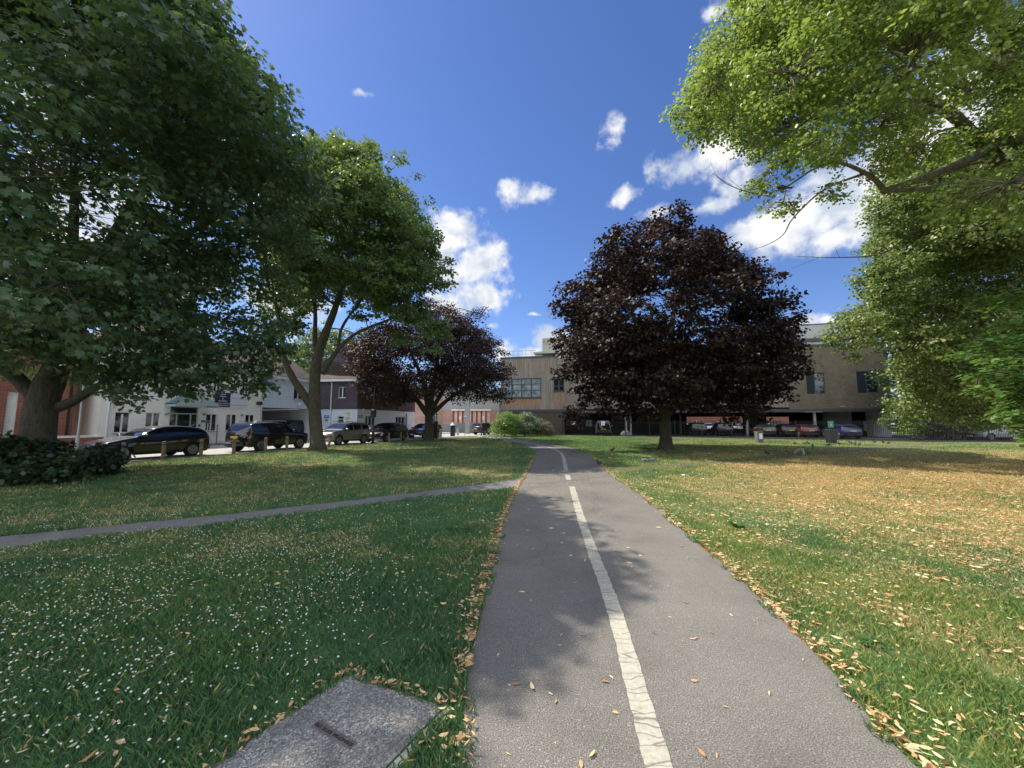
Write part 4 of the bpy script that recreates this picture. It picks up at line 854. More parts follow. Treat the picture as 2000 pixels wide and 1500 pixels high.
def board(px0, px1, py0, py1, mat, label, lines, ink, Yofs=0):
    x0, x1 = ox(px0), ox(px1); P = O0 + OD*((x0+x1)/2); z1, z0 = zat(py0, P.y), zat(py1, P.y)
    s = thing('sign_board', label, 'sign', (P.x-OD.y*(-.05)*0, P.y, (z0+z1)/2), OA)
    s.location = (P.x + OD.y*.03, P.y - OD.x*.03, (z0+z1)/2); w, h = (x1-x0)/2, (z1-z0)/2
    mb = MB(); mb.cbox(-w, w, -.05, -.0, -h, h, .01); mb.build('panel', mat, s)
    for (txt, sz, zz) in lines: text_mesh(txt, sz, ink, s, (0,-.054,zz*h), (R(90),0,0))
board(421, 451, 767, 795, M['navy'], 'navy board with white letting notice beside the office canopy',
      [('Small\nOffices\n&', .17, .48), ('Available', .17, -.14), ('Enquiries within or\ncontact us on:', .15, -.62)], M['white_ink'])
board(451.6, 480, 767, 785, M['white_board'], 'upper white board beside the navy letting notice', [('Accountants', .2, -.25)], M['grey_ink'])
board(451.6, 480, 785.4, 797, M['white_board'], 'lower white board beside the navy letting notice', [('www.accountants.co.uk', .15, 0)], M['grey_ink'])

# --- red brick house at the far left ---------------------------------------
bx = on_line(151, OP, OD); B0_ = OP + OD*(bx-9.0) - Vector((-OD.y, OD.x))*(-.6)
BP = B0_ ; br = thing('brick_house', 'red brick house partly hidden behind the huge maple trunk', 'building', (BP.x, BP.y, 0), OA)
def bxx(px): return on_line(px, BP, OD)
e = bxx(151)
ops = [(bxx(18), bxx(40), .2, 3.2), (bxx(-60), bxx(-30), 1, 2.4)]
mb = wall_mb(0, e, 0, 5.6, ops, .2); shell(mb, 0, e, 8, 0, 5.6); mb.build('wall', M['red_brick'], br)
mb = MB(); mb.add([(-.2,-.4,5.6),(e+.2,-.4,5.6),(e+.2,8.4,5.6),(-.2,8.4,5.6),(-.2,4,8.2),(e+.2,4,8.2)], [(0,1,5,4),(1,2,5),(2,3,4,5),(3,0,4),(0,3,2,1)]); mb.build('roof', M['roof_tile'], br)
window(br, *ops[0], cols=1, rows=1, sill=False, fw=.14, gl=M['blind'], name='door'); window(br, *ops[1])
mb = MB(); mb.tube([(bxx(140),-.06,.1),(bxx(140),-.06,5.5)], .06, 8); mb.build('downpipe', M['black_metal'], br)

# --- pale blue house over the carriage arch --------------------------------
CD = Vector((.35,.937)).normalized(); C0 = O0 + OD*(WID+.02); CA = math.atan2(CD.y, CD.x)
ce = on_line(611, C0, CD)
ch = thing('arch_house', 'pale blue rendered house bridging a carriage arch', 'building', (C0.x, C0.y, 0), CA)
def cx(px): return on_line(px, C0, CD)
zb, zt = 2.9, 5.55
w1 = (cx(575), cx(594), 3.75, 5.05); 
mb = wall_mb(0, ce, zb, zt, [w1], .15); shell(mb, 0, ce, 9, zb, zt, bottom=True); mb.build('upper_wall', M['blue_render'], ch)
mb = MB(); mb.quad((0,7.5,0),(ce,7.5,0),(ce,7.5,zb-.01),(0,7.5,zb-.01)); mb.quad((.02,0,0),(.02,7.5,0),(.02,7.5,zb-.01),(.02,0,zb-.01)); mb.quad((ce-.02,0,0),(ce-.02,0,zb-.01),(ce-.02,7.5,zb-.01),(ce-.02,7.5,0)); mb.build('passage_wall', M['cream_render'], ch)
mb = MB(); mb.box(0, ce, -.30, -.004, zt-.12, zt+.14); mb.build('fascia', M['fascia'], ch)
mb = MB(); mb.add([(0,-.35,zt+.15),(ce,-.35,zt+.15),(ce,9,zt+.15),(0,9,zt+.15),(0,4.3,zt+3.1),(ce,4.3,zt+3.1)], [(0,1,5,4),(1,2,5),(2,3,4,5),(3,0,4),(0,3,2,1)]); mb.build('roof', M['roof_tile'], ch)
window(ch, *w1)
for (a, b, z0_, z1_) in ((2.2,2.9,1.1,1.9),(5.2,5.9,1.2,2.1),(8.2,9.2,1.2,2.2)):
    w = window(ch, a, b, z0_, z1_, sill=False, y=7.3)
mb = MB(); mb.lathe([(.02,0),(.13,.02),(.15,.1),(.1,.2),(.02,.22)], 12, (cx(585),-.16,3.2)); mb.build('wall_lamp', M['fascia'], ch)

# --- tile hung house ---------------------------------------------------------
HP = C0 + CD*(ce+.02); H1 = Vector((at(698,800,36.1).x, 36.1)); HD = (H1-HP).normalized(); HW = (H1-HP).length; HA = math.atan2(HD.y, HD.x)
th_ = thing('tile_hung_house', 'house with dark purple tile hung upper floor over pale blue walls', 'building', (HP.x, HP.y, 0), HA)
def hx(px): return on_line(px, HP, HD)
w_up = (hx(662), hx(677), 3.95, 5.0); w_up0 = (max(.15,hx(616)), hx(627), 3.9, 5.0); w_lo = (hx(662), hx(674), 1.3, 2.25)
mb = wall_mb(0, HW, 2.9, 5.6, [w_up, w_up0], .15, y=-.06); shell(mb, 0, HW, 8, 2.9, 5.6, y=-.06, bottom=True); mb.build('upper_wall', M['hung_tile'], th_)
mb = wall_mb(0, HW, 0, 2.89, [w_lo], .15); shell(mb, 0, HW, 8, 0, 2.89, top=False); mb.build('lower_wall', M['blue_render'], th_)
mb = MB(); mb.box(0, HW, -.36, -.065, 5.5, 5.75); mb.build('fascia', M['fascia'], th_)
mb = MB(); gx = hx(655); zr = 5.76
mb.add([(0,-.4,zr),(HW,-.4,zr),(HW,8,zr),(0,8,zr),(0,4,zr+2.6),(HW,4,zr+2.6)], [(0,1,5,4),(1,2,5),(2,3,4,5),(3,0,4),(0,3,2,1)]); mb.build('roof', M['roof_tile'], th_)
mb = MB(); mb.add([(gx-1.7,.6,zr+.55),(gx+1.7,.6,zr+.55),(gx,.6,zr+3.4),(gx-1.7,5,zr+.55),(gx+1.7,5,zr+.55),(gx,5,zr+3.4)], [(0,1,2),(0,2,5,3),(1,4,5,2),(4,3,5)]); mb.build('dormer', M['hung_tile'], th_)
window(th_, *w_up, y=.03); window(th_, *w_up0, y=.03); window(th_, *w_lo, cols=1, rows_at=[.68])
mb = MB(); mb.tube([(hx(650),-.14,5.4),(hx(650),-.14,2.95),(hx(649.3),-.08,2.7),(hx(648),-.08,.1)], .05, 8); mb.build('downpipe', M['fascia'], th_)
def wall_sign(par_P, D, A, px0, px1, py0, py1, label, mats, name='wall_sign'):
    x0, x1 = on_line(px0, par_P, D), on_line(px1, par_P, D); P = par_P + D*((x0+x1)/2); z1, z0 = zat(py0, P.y), zat(py1, P.y)
    s = thing(name, label, 'sign', (P.x + D.y*.02, P.y - D.x*.02, (z0+z1)/2), A); w, h = abs(x1-x0)/2, (z1-z0)/2
    n = len(mats)
    for i, m in enumerate(mats):
        mb = MB(); mb.cbox(-w, w, -.04, 0, -h+2*h*i/n+.005, -h+2*h*(i+1)/n-.005, .008); mb.build('panel', M[m], s)
    return s, w, h
s, w, h = wall_sign(HP, HD, HA, 636.5, 646.5, 811, 817, 'blue name plate on the pale blue wall', ['blue_sign']); text_mesh('OFFICE', .15, M['white_ink'], s, (0,-.045,0), (R(90),0,0))
s, w, h = wall_sign(HP, HD, HA, 677.5, 685, 805, 819, 'yellow and pale letting sign on the pale blue wall', ['yellow_sign','white_board','yellow_sign']); text_mesh('TO LET', .09, M['grey_ink'], s, (0,-.045,0), (R(90),0,0))
s, w, h = wall_sign(HP, HD, HA, 639.5, 643.5, 819.5, 822.5, 'small dark notice under the blue name plate', ['slate_frame'])

# --- cream house next door ---------------------------------------------------
KD = Vector((.29,.957)).normalized(); K0 = H1 + KD*.02; KA = math.atan2(KD.y, KD.x); ke = on_line(811, K0, KD)
kh = thing('cream_house', 'cream rendered house with brown tile hung upper floor receding along the street', 'building', (K0.x, K0.y, 0), KA)
def kx(px): return on_line(px, K0, KD)
wl = [(kx(716), kx(736), 1.35, 2.3), (kx(775), kx(793), 1.35, 2.3)]; wu = [(kx(735), kx(752), 3.9, 4.9)]
mb = wall_mb(0, ke, 0, 2.89, wl, .15); shell(mb, 0, ke, 7, 0, 2.89, top=False); mb.build('lower_wall', M['cream_render'], kh)
mb = wall_mb(0, ke, 2.9, 5.5, wu, .15, y=-.06); shell(mb, 0, ke, 7, 2.9, 5.5, y=-.06, bottom=True); mb.build('upper_wall', M['hung_tile2'], kh)
mb = MB(); mb.add([(0,-.4,5.5),(ke,-.4,5.5),(ke,7,5.5),(0,7,5.5),(0,3.5,8),(ke,3.5,8)], [(0,1,5,4),(1,2,5),(2,3,4,5),(3,0,4),(0,3,2,1)]); mb.build('roof', M['roof_tile'], kh)
window(kh, *wl[0], cols=3); window(kh, *wl[1], cols=3); window(kh, *wu[0], y=.03)
mb = MB(); mb.lathe([(.02,0),(.12,.03),(.14,.12),(.02,.2)], 10, (kx(709),-.18,2.75)); mb.build('wall_lamp', M['fascia'], kh)
mb = MB(); mb.tube([(kx(794.5),-.08,2.6),(kx(794.5),-.08,1.0)], .05, 6); mb.build('downpipe', M['black_metal'], kh)
s, w, h = wall_sign(K0, KD, KA, 702, 710, 811, 816, 'blue name plate on the cream wall', ['blue_sign']); text_mesh('OFFICE', .2, M['white_ink'], s, (0,-.045,0), (R(90),0,0))

# --- far buildings across the junction ---------------------------------------
fY = 62.0
def fx(px): return (px-1000)/F*fY
db = thing('derelict_building', 'old brick building with boarded openings between red brown posts across the junction', 'building', (fx(865), fY, 0), 0)
W_ = fx(975)-fx(865)
mb = wall_mb(0, W_, 0, 7.0, [(1.6, W_-1.5, 1.4, 3.55)], .3); shell(mb, 0, W_, 9, 0, 7.0); mb.m = [0]*len(mb.f)
mb.build('wall', M['grey_render'], db)
mb = MB(); mb.box(-.0, W_, -.06, -.003, 0, 1.35); mb.build('plinth', M['plinth'], db)
mb = MB(); mb.box(0, 1.58, -.05, -.004, 1.36, 3.6); mb.box(W_-1.48, W_, -.05, -.004, 1.36, 3.6); mb.box(1.6, W_-1.5, -.04, .02, 1.36, 1.6); mb.build('brick_pier', M['old_brick'], db)
mb = MB(); mb.box(1.4, W_-1.3, -.16, -.07, 3.56, 3.78); mb.build('lintel', M['cream_render'], db)
n = 8; x0, x1 = 1.6, W_-1.5
for i in range(n):
    a, b = x0+(x1-x0)*i/n, x0+(x1-x0)*(i+1)/n
    mb = MB(); mb.box(a+.26, b, .12, .18, 1.6, 3.5); mb.build('boarded_window', M['board'], db)
    mb = MB(); mb.box(a, a+.25, .02, .2, 1.6, 3.55); mb.build('post', M['rust_post'], db)
for i in (1, 3, 6):
    a = x0+(x1-x0)*(i+.6)/n; mb = MB(); mb.box(a-.18, a+.18, .09, .115, 2.1, 2.7); mb.build('notice', M['white_board'], db)
fb = thing('brick_terrace', 'brick building behind mesh fencing at the bend of the street', 'building', (fx(800)+.2, fY+2, 0), 0)
W2 = fx(864)-fx(800); mb = wall_mb(0, W2, 0, 6.2, [(3.2,4.0,1.2,3.2)], .2); shell(mb, 0, W2, 8, 0, 6.2); mb.build('wall', M['old_brick'], fb); window(fb, 3.2, 4.0, 1.2, 3.2, fr=M['steel'])
mb = MB(); mb.add([(0,-.3,6.2),(W2,-.3,6.2),(W2,8,6.2),(0,8,6.2),(0,4,8.4),(W2,4,8.4)], [(0,1,5,4),(1,2,5),(2,3,4,5),(3,0,4),(0,3,2,1)]); mb.build('roof', M['roof_tile'], fb)
mf = thing('mesh_fence', 'temporary steel mesh fence panel before the brick building at the bend', 'fence', (fx(813)*.85, fY*.85, 0), 0)
mb = MB(); w = 3.4; mb.tube([(0,0,.1),(0,0,2.6),(w,0,2.6),(w,0,.1),(0,0,.1)], .03, 6); mb.build('frame', M['steel'], mf)
mb = MB()
for i in range(1, 28): mb.box(w*i/28-.006, w*i/28+.006, -.006, .006, .1, 2.58)
for i in range(1, 12): mb.box(0, w, -.012, -.0065, .1+.21*i, .112+.21*i)
mb.build('mesh_panel', M['steel'], mf)

# --- timber clad block on stilts with the brick wing -------------------------
TP = Vector((-1.6, 54.0)); TQ = Vector((42.4, 43.2)); TD = (TQ-TP).normalized(); TA = math.atan2(TD.y, TD.x)
def tx(px): return on_line(px, TP, TD)
tE = tx(1738); tB = tx(1538)
tb_ = thing('timber_building', 'raised block on columns, timber clad at left and buff brick at right', 'building', (TP.x, TP.y, 0), TA)
def zz(px, py): P = TP + TD*tx(px); return zat(py, P.y)
W1 = (tx(978)+.25, tx(1057), zz(1030,777), zz(1030,739)); W2_ = (tx(1081), tx(1102), zz(1090,764), zz(1090,739)); W3 = (tx(1240), tx(1300), W1[2], W1[3]); W4 = (tx(1400), tx(1425), W2_[2], W2_[3])
mb = wall_mb(0, tB, 3.43, 10.7, [W1, W2_, W3, W4], .18); shell(mb, 0, tB, 14, 3.43, 10.7); mb.build('timber_wall', M['cladding'], tb_)
W5 = (tx(1575), tx(1611), zz(1593,769), zz(1593,728)); W6 = (tx(1674), tx(1714), zz(1694,767), zz(1694,725))
mb = wall_mb(tB+.004, tE, 3.22, 10.7, [W5, W6], .2, y=-.03); shell(mb, tB+.004, tE, 14, 3.22, 10.7, y=-.03); mb.build('brick_wall', M['buff_brick'], tb_)
mb = MB(); mb.box(-.06, tE+.06, -.12, -.035, 10.64, 10.82); mb.build('coping', M['dark_beam'], tb_)
mb = MB(); mb.box(tx(1110), tE, -.02, .28, 2.88, 3.21); mb.box(0.0, tx(1109), -.02, .28, 3.08, 3.425); mb.build('beam', M['dark_beam'], tb_)
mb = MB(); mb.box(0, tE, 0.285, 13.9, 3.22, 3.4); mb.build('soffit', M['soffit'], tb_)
def gridwin(x0, x1, z0, z1, cols, rows_at, gl):
    w = window(tb_, x0, x1, z0, z1, cols=cols, rows_at=rows_at, fr=M['slate_frame'], gl=gl, y=.06, fw=.11, sill=False); return w
gridwin(*W1, 4, [.38,.70], M['glass_net']); gridwin(*W3, 4, [.38,.70], M['glass_net']); gridwin(*W2_, 2, [.4], M['glass']); gridwin(*W4, 2, [.4], M['glass'])
for (a,b,c,d) in (W5, W6):
    m_ = a+(b-a)*.44; w = window(tb_, m_, b, c, d, cols=1, rows_at=[.36], fr=M['slate_frame'], gl=M['glass'], y=.03, fw=.10, sill=False)
    mb = MB(); mb.box(a, m_-.004, .03, .1, c, d); mb.build('side_panel', M['panel_blue'], w)
# warm boards under the windows
M['warm_boards'] = plain('sheltered_cedar_boards', (.30,.16,.09), .85, var=.3, scale=9)
def boards(x0, x1, z0, z1):
    mb = MB(); n = max(2, int((x1-x0)/.14))
    for i in range(n):
        if random.random() < .25: continue
        a = x0+(x1-x0)*i/n; mb.box(a+.006, a+(x1-x0)/n-.006, -.006, -.001, z0+random.uniform(0,.8), z1)
    mb.build('sheltered_boards', M['warm_boards'], tb_)
boards(W1[0]+.4, W1[1], 3.5, W1[2]-.06); boards(W2_[0], W2_[1], 3.5, W2_[2]-.06)
for w in (W1, W2_):
    mb = MB(); mb.box(w[0]-.05, w[1]+.05, -.09, -.004, w[2]-.09, w[2]-.005); mb.build('window_ledge', M['slate_frame'], tb_)
# horizontal slatted wall at the left end of the undercroft
x0, x1 = .0, tx(1101); mb = MB(); mb.box(x0, x1, .1, .3, 0, 3.07)
for i in range(16): mb.box(x0, x1, .055, .098, .1+.185*i, .24+.185*i)
mb.build('slatted_wall', M['dark_slats'], tb_)
# columns, end wall, back wall with openings
for px, y in ((1220.5,.3),(1231,1.6),(1457,.4),(1590,.4),(1352,9)):
    x = tx(px); mb = MB(); mb.cbox(x-.13, x+.13, y, y+.26, 0, 2.87 if y < 1 else 3.2, .03); mb.build('column', M['column'], tb_)
x = tx(1735); mb = MB(); mb.box(x-.2, x+.12, .5, 13.8, 0, 3.2); mb.build('end_wall', M['cream_render'], tb_)
bp = TP + Vector((-TD.y, TD.x))*13.9
def bx_(px): return on_line(px, bp, TD)
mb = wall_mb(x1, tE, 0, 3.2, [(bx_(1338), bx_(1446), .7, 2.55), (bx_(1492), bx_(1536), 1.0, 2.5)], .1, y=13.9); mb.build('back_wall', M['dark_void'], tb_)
# glazed doors with pale blinds inside the undercroft
for (a, b, c, d, yy) in ((1142,1155.5,820,833.5,6.0),(1499,1519,822,842,4.0),(1679,1701,822,842,4.0)):
    q = TP + Vector((-TD.y, TD.x))*yy; xa, xb = on_line(a, q, TD), on_line(b, q, TD); Yq = (q+TD*xa).y
    w = window(tb_, xa, xb, zat(d,Yq), zat(c,Yq), cols=3 if b-a > 15 else 2, fr=M['column'], gl=M['blind'], y=yy, fw=.07, sill=False)
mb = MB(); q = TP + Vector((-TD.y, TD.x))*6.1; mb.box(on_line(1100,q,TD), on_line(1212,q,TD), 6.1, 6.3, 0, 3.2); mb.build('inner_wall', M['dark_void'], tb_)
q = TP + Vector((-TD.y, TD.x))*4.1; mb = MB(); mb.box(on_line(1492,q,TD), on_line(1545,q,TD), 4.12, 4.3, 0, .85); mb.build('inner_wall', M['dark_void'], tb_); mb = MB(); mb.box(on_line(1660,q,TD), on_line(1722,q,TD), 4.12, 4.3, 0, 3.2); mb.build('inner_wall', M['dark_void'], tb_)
# penthouses, canopy, roof railing
def pent(px0, px1, py0, py1, back, mat, nm='penthouse'):
    q = TP + Vector((-TD.y, TD.x))*back; xa, xb = on_line(px0, q, TD), on_line(px1, q, TD); Y1 = (q+TD*xa).y
    mb = MB(); mb.box(xa, xb, back, back+5, 10.73, zat(py0, Y1)); return mb.build(nm, mat, tb_), xa, xb, zat(py1, Y1)
pent(1060, 1180, 661, 690, 3.0, M['beige_panel'])
q = TP + Vector((-TD.y, TD.x))*1.2; xa = on_line(1042, q, TD); zc = zat(689.5, (q+TD*xa).y)
mb = MB(); mb.box(xa, xa+9, 1.2, 2.98, zc-.1, zc+.16); mb.build('roof_canopy', M['penthouse'], tb_)
q = TP + Vector((-TD.y, TD.x))*2.5; xa, xb = on_line(1530, q, TD), on_line(1800, q, TD); Yr = (q+TD*on_line(1600,q,TD)).y
mb = MB(); mb.box(xa, tE-.4, 2.5, 8, 10.73, zat(667,Yr)); mb.build('rooflight_band', M['glass_net'], tb_)
mb = MB(); mb.box(xa-.3, tE-.1, 2.2, 8.3, zat(667,Yr)+.003, zat(661,Yr)); mb.build('eave', M['dark_beam'], tb_)
mb = MB(); mb.box(xa, tE-.4, 2.5, 8, zat(661,Yr)+.003, zat(634,Yr)); mb.build('penthouse', M['penthouse'], tb_)
mb = MB(); mb.box(xa-.05, tE-.35, 2.42, 8.1, zat(634,Yr)+.003, zat(632.5,Yr)); mb.build('coping', M['dark_beam'], tb_)
mb = MB()
for px in (1000, 1010, 1019, 1026, 1038):
    x = tx(px); mb.tube([(x,.5,10.7),(x,.5,11.75)], .025, 6)
mb.tube([(0,.5,11.75),(tx(1046),.5,11.75)], .03, 6); mb.tube([(0,.5,11.25),(tx(1046),.5,11.25)], .018, 6)
mb.build('roof_railing', M['steel'], tb_)
mb = MB(); P = (tx(1640),-.1,zz(1640,794)); mb.box(P[0]-.25, P[0]+.25, -.16, -.034, P[2]-.06, P[2]+.06); mb.build('wall_lamp', M['column'], tb_)
# wall notices
def free_sign(px, py, Y, w, h, label, mat, txt=None, ink='grey_ink', sz=.1, cat='sign', name='notice_sign'):
    P = at(px, py, Y); s = thing(name, label, cat, P, TA); mb = MB(); mb.cbox(-w/2, w/2, -.03, 0, -h/2, h/2, .008); mb.build('panel', M[mat], s)
    if txt: text_mesh(txt, sz, M[ink], s, (0,-.034,0), (R(90),0,0))
    return s
M['green_sign'] = plain('green_sign', (.06,.22,.13), .5, var=.05)
# brick row beyond the car park
M['dull_brick'] = brick('dull_red_brick', (.22,.06,.04), (.16,.05,.035), (.22,.19,.17)); rb = thing('terrace_row', 'sunlit red brick row seen through the undercroft', 'building', (16, 84, 0), -.05)  # terrace brick in a duller, darker red than the near house
mb = wall_mb(0, 46, 0, 5.4, [(3+5*i, 4.2+5*i, .9, 2.1) for i in range(8)], .15); shell(mb, 0, 46, 8, 0, 5.4); mb.build('wall', M['dull_brick'], rb)
for i in range(8): window(rb, 3+5*i, 4.2+5*i, .9, 2.1)
mb = MB(); mb.add([(-.2,-.3,5.4),(46.2,-.3,5.4),(46.2,8,5.4),(-.2,8,5.4),(-.2,4,7.2),(46.2,4,7.2)], [(0,1,5,4),(1,2,5),(2,3,4,5),(3,0,4),(0,3,2,1)]); mb.build('roof', M['roof_tile'], rb)
# car park surface run out to the railings, its near-black tone painting in shade
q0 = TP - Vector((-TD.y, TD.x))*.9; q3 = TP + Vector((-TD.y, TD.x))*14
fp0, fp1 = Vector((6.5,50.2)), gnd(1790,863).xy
mb = MB(); mb.add([(*fp0,.004),(*fp1,.004),(fp1.x+16,fp1.y-1,.004),(fp1.x+26,fp1.y+22,.004),(*(q3+TD*40),.004),(*(q3+TD*2),.004)], [(0,1,2,3,4,5)]); o = mb.build('car_park', M['carpark']); tag(o, 'tarmac under and before the raised block, blackened to paint in shade', kind='structure')
q4 = TP + Vector((-TD.y, TD.x))*30
mb = MB(); mb.add([(*(q3+TD*-3),.0045),(*(q3+TD*60),.0045),(*(q4+TD*60),.0045),(*(q4+TD*-3),.0045)], [(0,1,2,3)]); o = mb.build('rear_yard', M['sidepath']); tag(o, 'sunlit yard behind the raised block', kind='structure')
# --- railings ----------------------------------------------------------------
FP = Vector((6.5, 50.2))
FL = (gnd(1790,863).xy - FP).length; FD = (gnd(1790,863).xy - FP).normalized(); FA = math.atan2(FD.y, FD.x)
def railings(name, label, P, ang, length, h, nb):
    f = thing(name, label, 'fence', (P.x, P.y, 0), ang)
    n = max(1, round(length/2.75)); s = length/n
    for i in range(n+1):
        mb = MB(); mb.cbox(s*i-.03, s*i+.03, -.03, .03, 0, h+.06, .01); mb.build('post', M['black_metal'], f)
    for i in range(n):
        mb = MB(); a, b = s*i+.033, s*(i+1)-.033
        mb.box(a, b, -.009, .009, h-.22, h-.18); mb.box(a, b, -.009, .009, .12, .16)
        k = int((b-a)/.125)
        for j in range(k):
            x = a+(b-a)*(j+.5)/k; mb.box(x-.009, x+.009, -.0135, .0135, .04, h-.03); mb.add([(x-.009,-.0135,h-.03),(x+.009,-.0135,h-.03),(x+.009,.0135,h-.03),(x-.009,.0135,h-.03),(x,0,h+.06)], [(0,1,4),(1,2,4),(2,3,4),(3,0,4)])
        mb.build('railing_panel', M['black_metal'], f)
    return f
railings('railings', 'black spear topped railings in front of the raised block', FP, FA, FL, 1.8, 0)
P2 = FP + FD*FL; railings('railings', 'black spear topped railings under the lime trees at the right', P2 + Vector((.15,-.06)), math.atan2(-.06,1), 14, 1.8, 0)
for o in bpy.data.objects:
    if o.name.startswith('railings'): o['group'] = 'black railings round the lawn'
# bare soil under the railings
ribbon('soil_strip', [FP+FD*FL*k/20+Vector((.2,1.5)) for k in range(5,21)], [FP+FD*FL*k/20+Vector((0,-1.0-.5*math.sin(k))) for k in range(5,21)], .0033, M['soil'])['label'] = 'bare soil under the railings'
# ---------------------------------------------------------------- vehicles
def paint(name, c, metal=.3, rough=.28):
    t = NT(name); t.base(c); t.rough(rough, .5); t.b.inputs['Metallic'].default_value = metal; t.b.inputs['Coat Weight'].default_value = 1; t.b.inputs['Coat Roughness'].default_value = .03
    return t.m
M['p_black'] = paint('black_car_paint', (.006,.006,.010)); M['p_silver'] = paint('grey_beige_car_paint', (.20,.195,.17), .6); M['p_dgrey'] = paint('dark_grey_car_paint', (.035,.037,.042), .5)
M['p_burg'] = paint('burgundy_car_paint', (.06,.008,.018)); M['p_blue'] = paint('dark_blue_car_paint', (.010,.022,.075)); M['p_red'] = paint('red_car_paint', (.08,.006,.01)); M['p_mblue'] = paint('mid_blue_car_paint', (.008,.03,.10))
M['p_white'] = paint('white_car_paint', (.30,.32,.35), 0); M['p_green'] = paint('dull_green_car_paint', (.05,.06,.06), .2, .5)
M['tyre'] = plain('tyre_rubber', (.012,.012,.012), .8, var=.1); M['alloy'] = plain('alloy_rim', (.22,.225,.23), .3, metal=.8, var=.05); M['trim'] = plain('black_trim', (.014,.014,.015), .6, var=.1)
M['car_glass'] = glass('car_glass', (.006,.008,.010), .03, .8); M['lamp_clear'] = glass('clear_lamp', (.35,.37,.38), .08, .9); M['lamp_red'] = glass('red_lamp', (.22,.012,.012), .15, .8)
M['plate_y'] = plain('yellow_plate', (.62,.45,.04), .5, var=.03); M['plate_w'] = plain('white_plate', (.7,.7,.68), .5, var=.03)
STY = {
 'hatch': dict(L=4.36, W=1.80, H=1.48, top=[(0,.60),(.02,.70),(.08,.80),(.18,.90),(.27,.97),(.30,1.00),(.37,1.18),(.46,1.38),(.55,1.46),(.66,1.475),(.80,1.43),(.90,1.33),(.965,1.05),(.99,.92),(1,.72)], belt=[(0,.60),(.08,.76),(.27,.93),(.5,.97),(.75,1.03),(.93,1.07),(1,.80)], g0=.31, g1=.93, wb=(.19,.795), rw=.33),
 'suv': dict(L=4.45, W=1.84, H=1.66, top=[(0,.70),(.015,.82),(.06,.94),(.16,1.02),(.24,1.07),(.28,1.10),(.35,1.32),(.43,1.55),(.52,1.63),(.66,1.655),(.84,1.61),(.92,1.54),(.965,1.22),(.99,1.08),(1,.80)], belt=[(0,.68),(.06,.90),(.24,1.03),(.5,1.07),(.8,1.13),(.93,1.17),(1,.9)], g0=.29, g1=.94, wb=(.20,.80), rw=.36),
 'mpv': dict(L=4.37, W=1.84, H=1.63, top=[(0,.62),(.015,.74),(.06,.84),(.15,.95),(.21,1.02),(.25,1.10),(.33,1.35),(.42,1.54),(.52,1.62),(.66,1.63),(.82,1.56),(.91,1.42),(.965,1.15),(.99,1.0),(1,.78)], belt=[(0,.60),(.06,.80),(.21,.98),(.5,1.04),(.8,1.12),(.93,1.16),(1,.85)], g0=.25, g1=.93, wb=(.19,.80), rw=.34),
 'box': dict(L=4.5, W=1.88, H=1.92, top=[(0,.85),(.01,1.0),(.05,1.08),(.2,1.13),(.27,1.16),(.30,1.25),(.34,1.55),(.38,1.78),(.43,1.86),(.7,1.90),(.95,1.90),(.985,1.80),(.995,1.2),(1,.75)], belt=[(0,.84),(.05,1.02),(.27,1.12),(.5,1.16),(.8,1.18),(.97,1.18),(1,.9)], g0=.31, g1=.965, wb=(.18,.77), rw=.38),
}
def interp(tab, x):
    xs = [a for a, b in tab]; ys = [b for a, b in tab]; return float(np.interp(x, xs, ys))
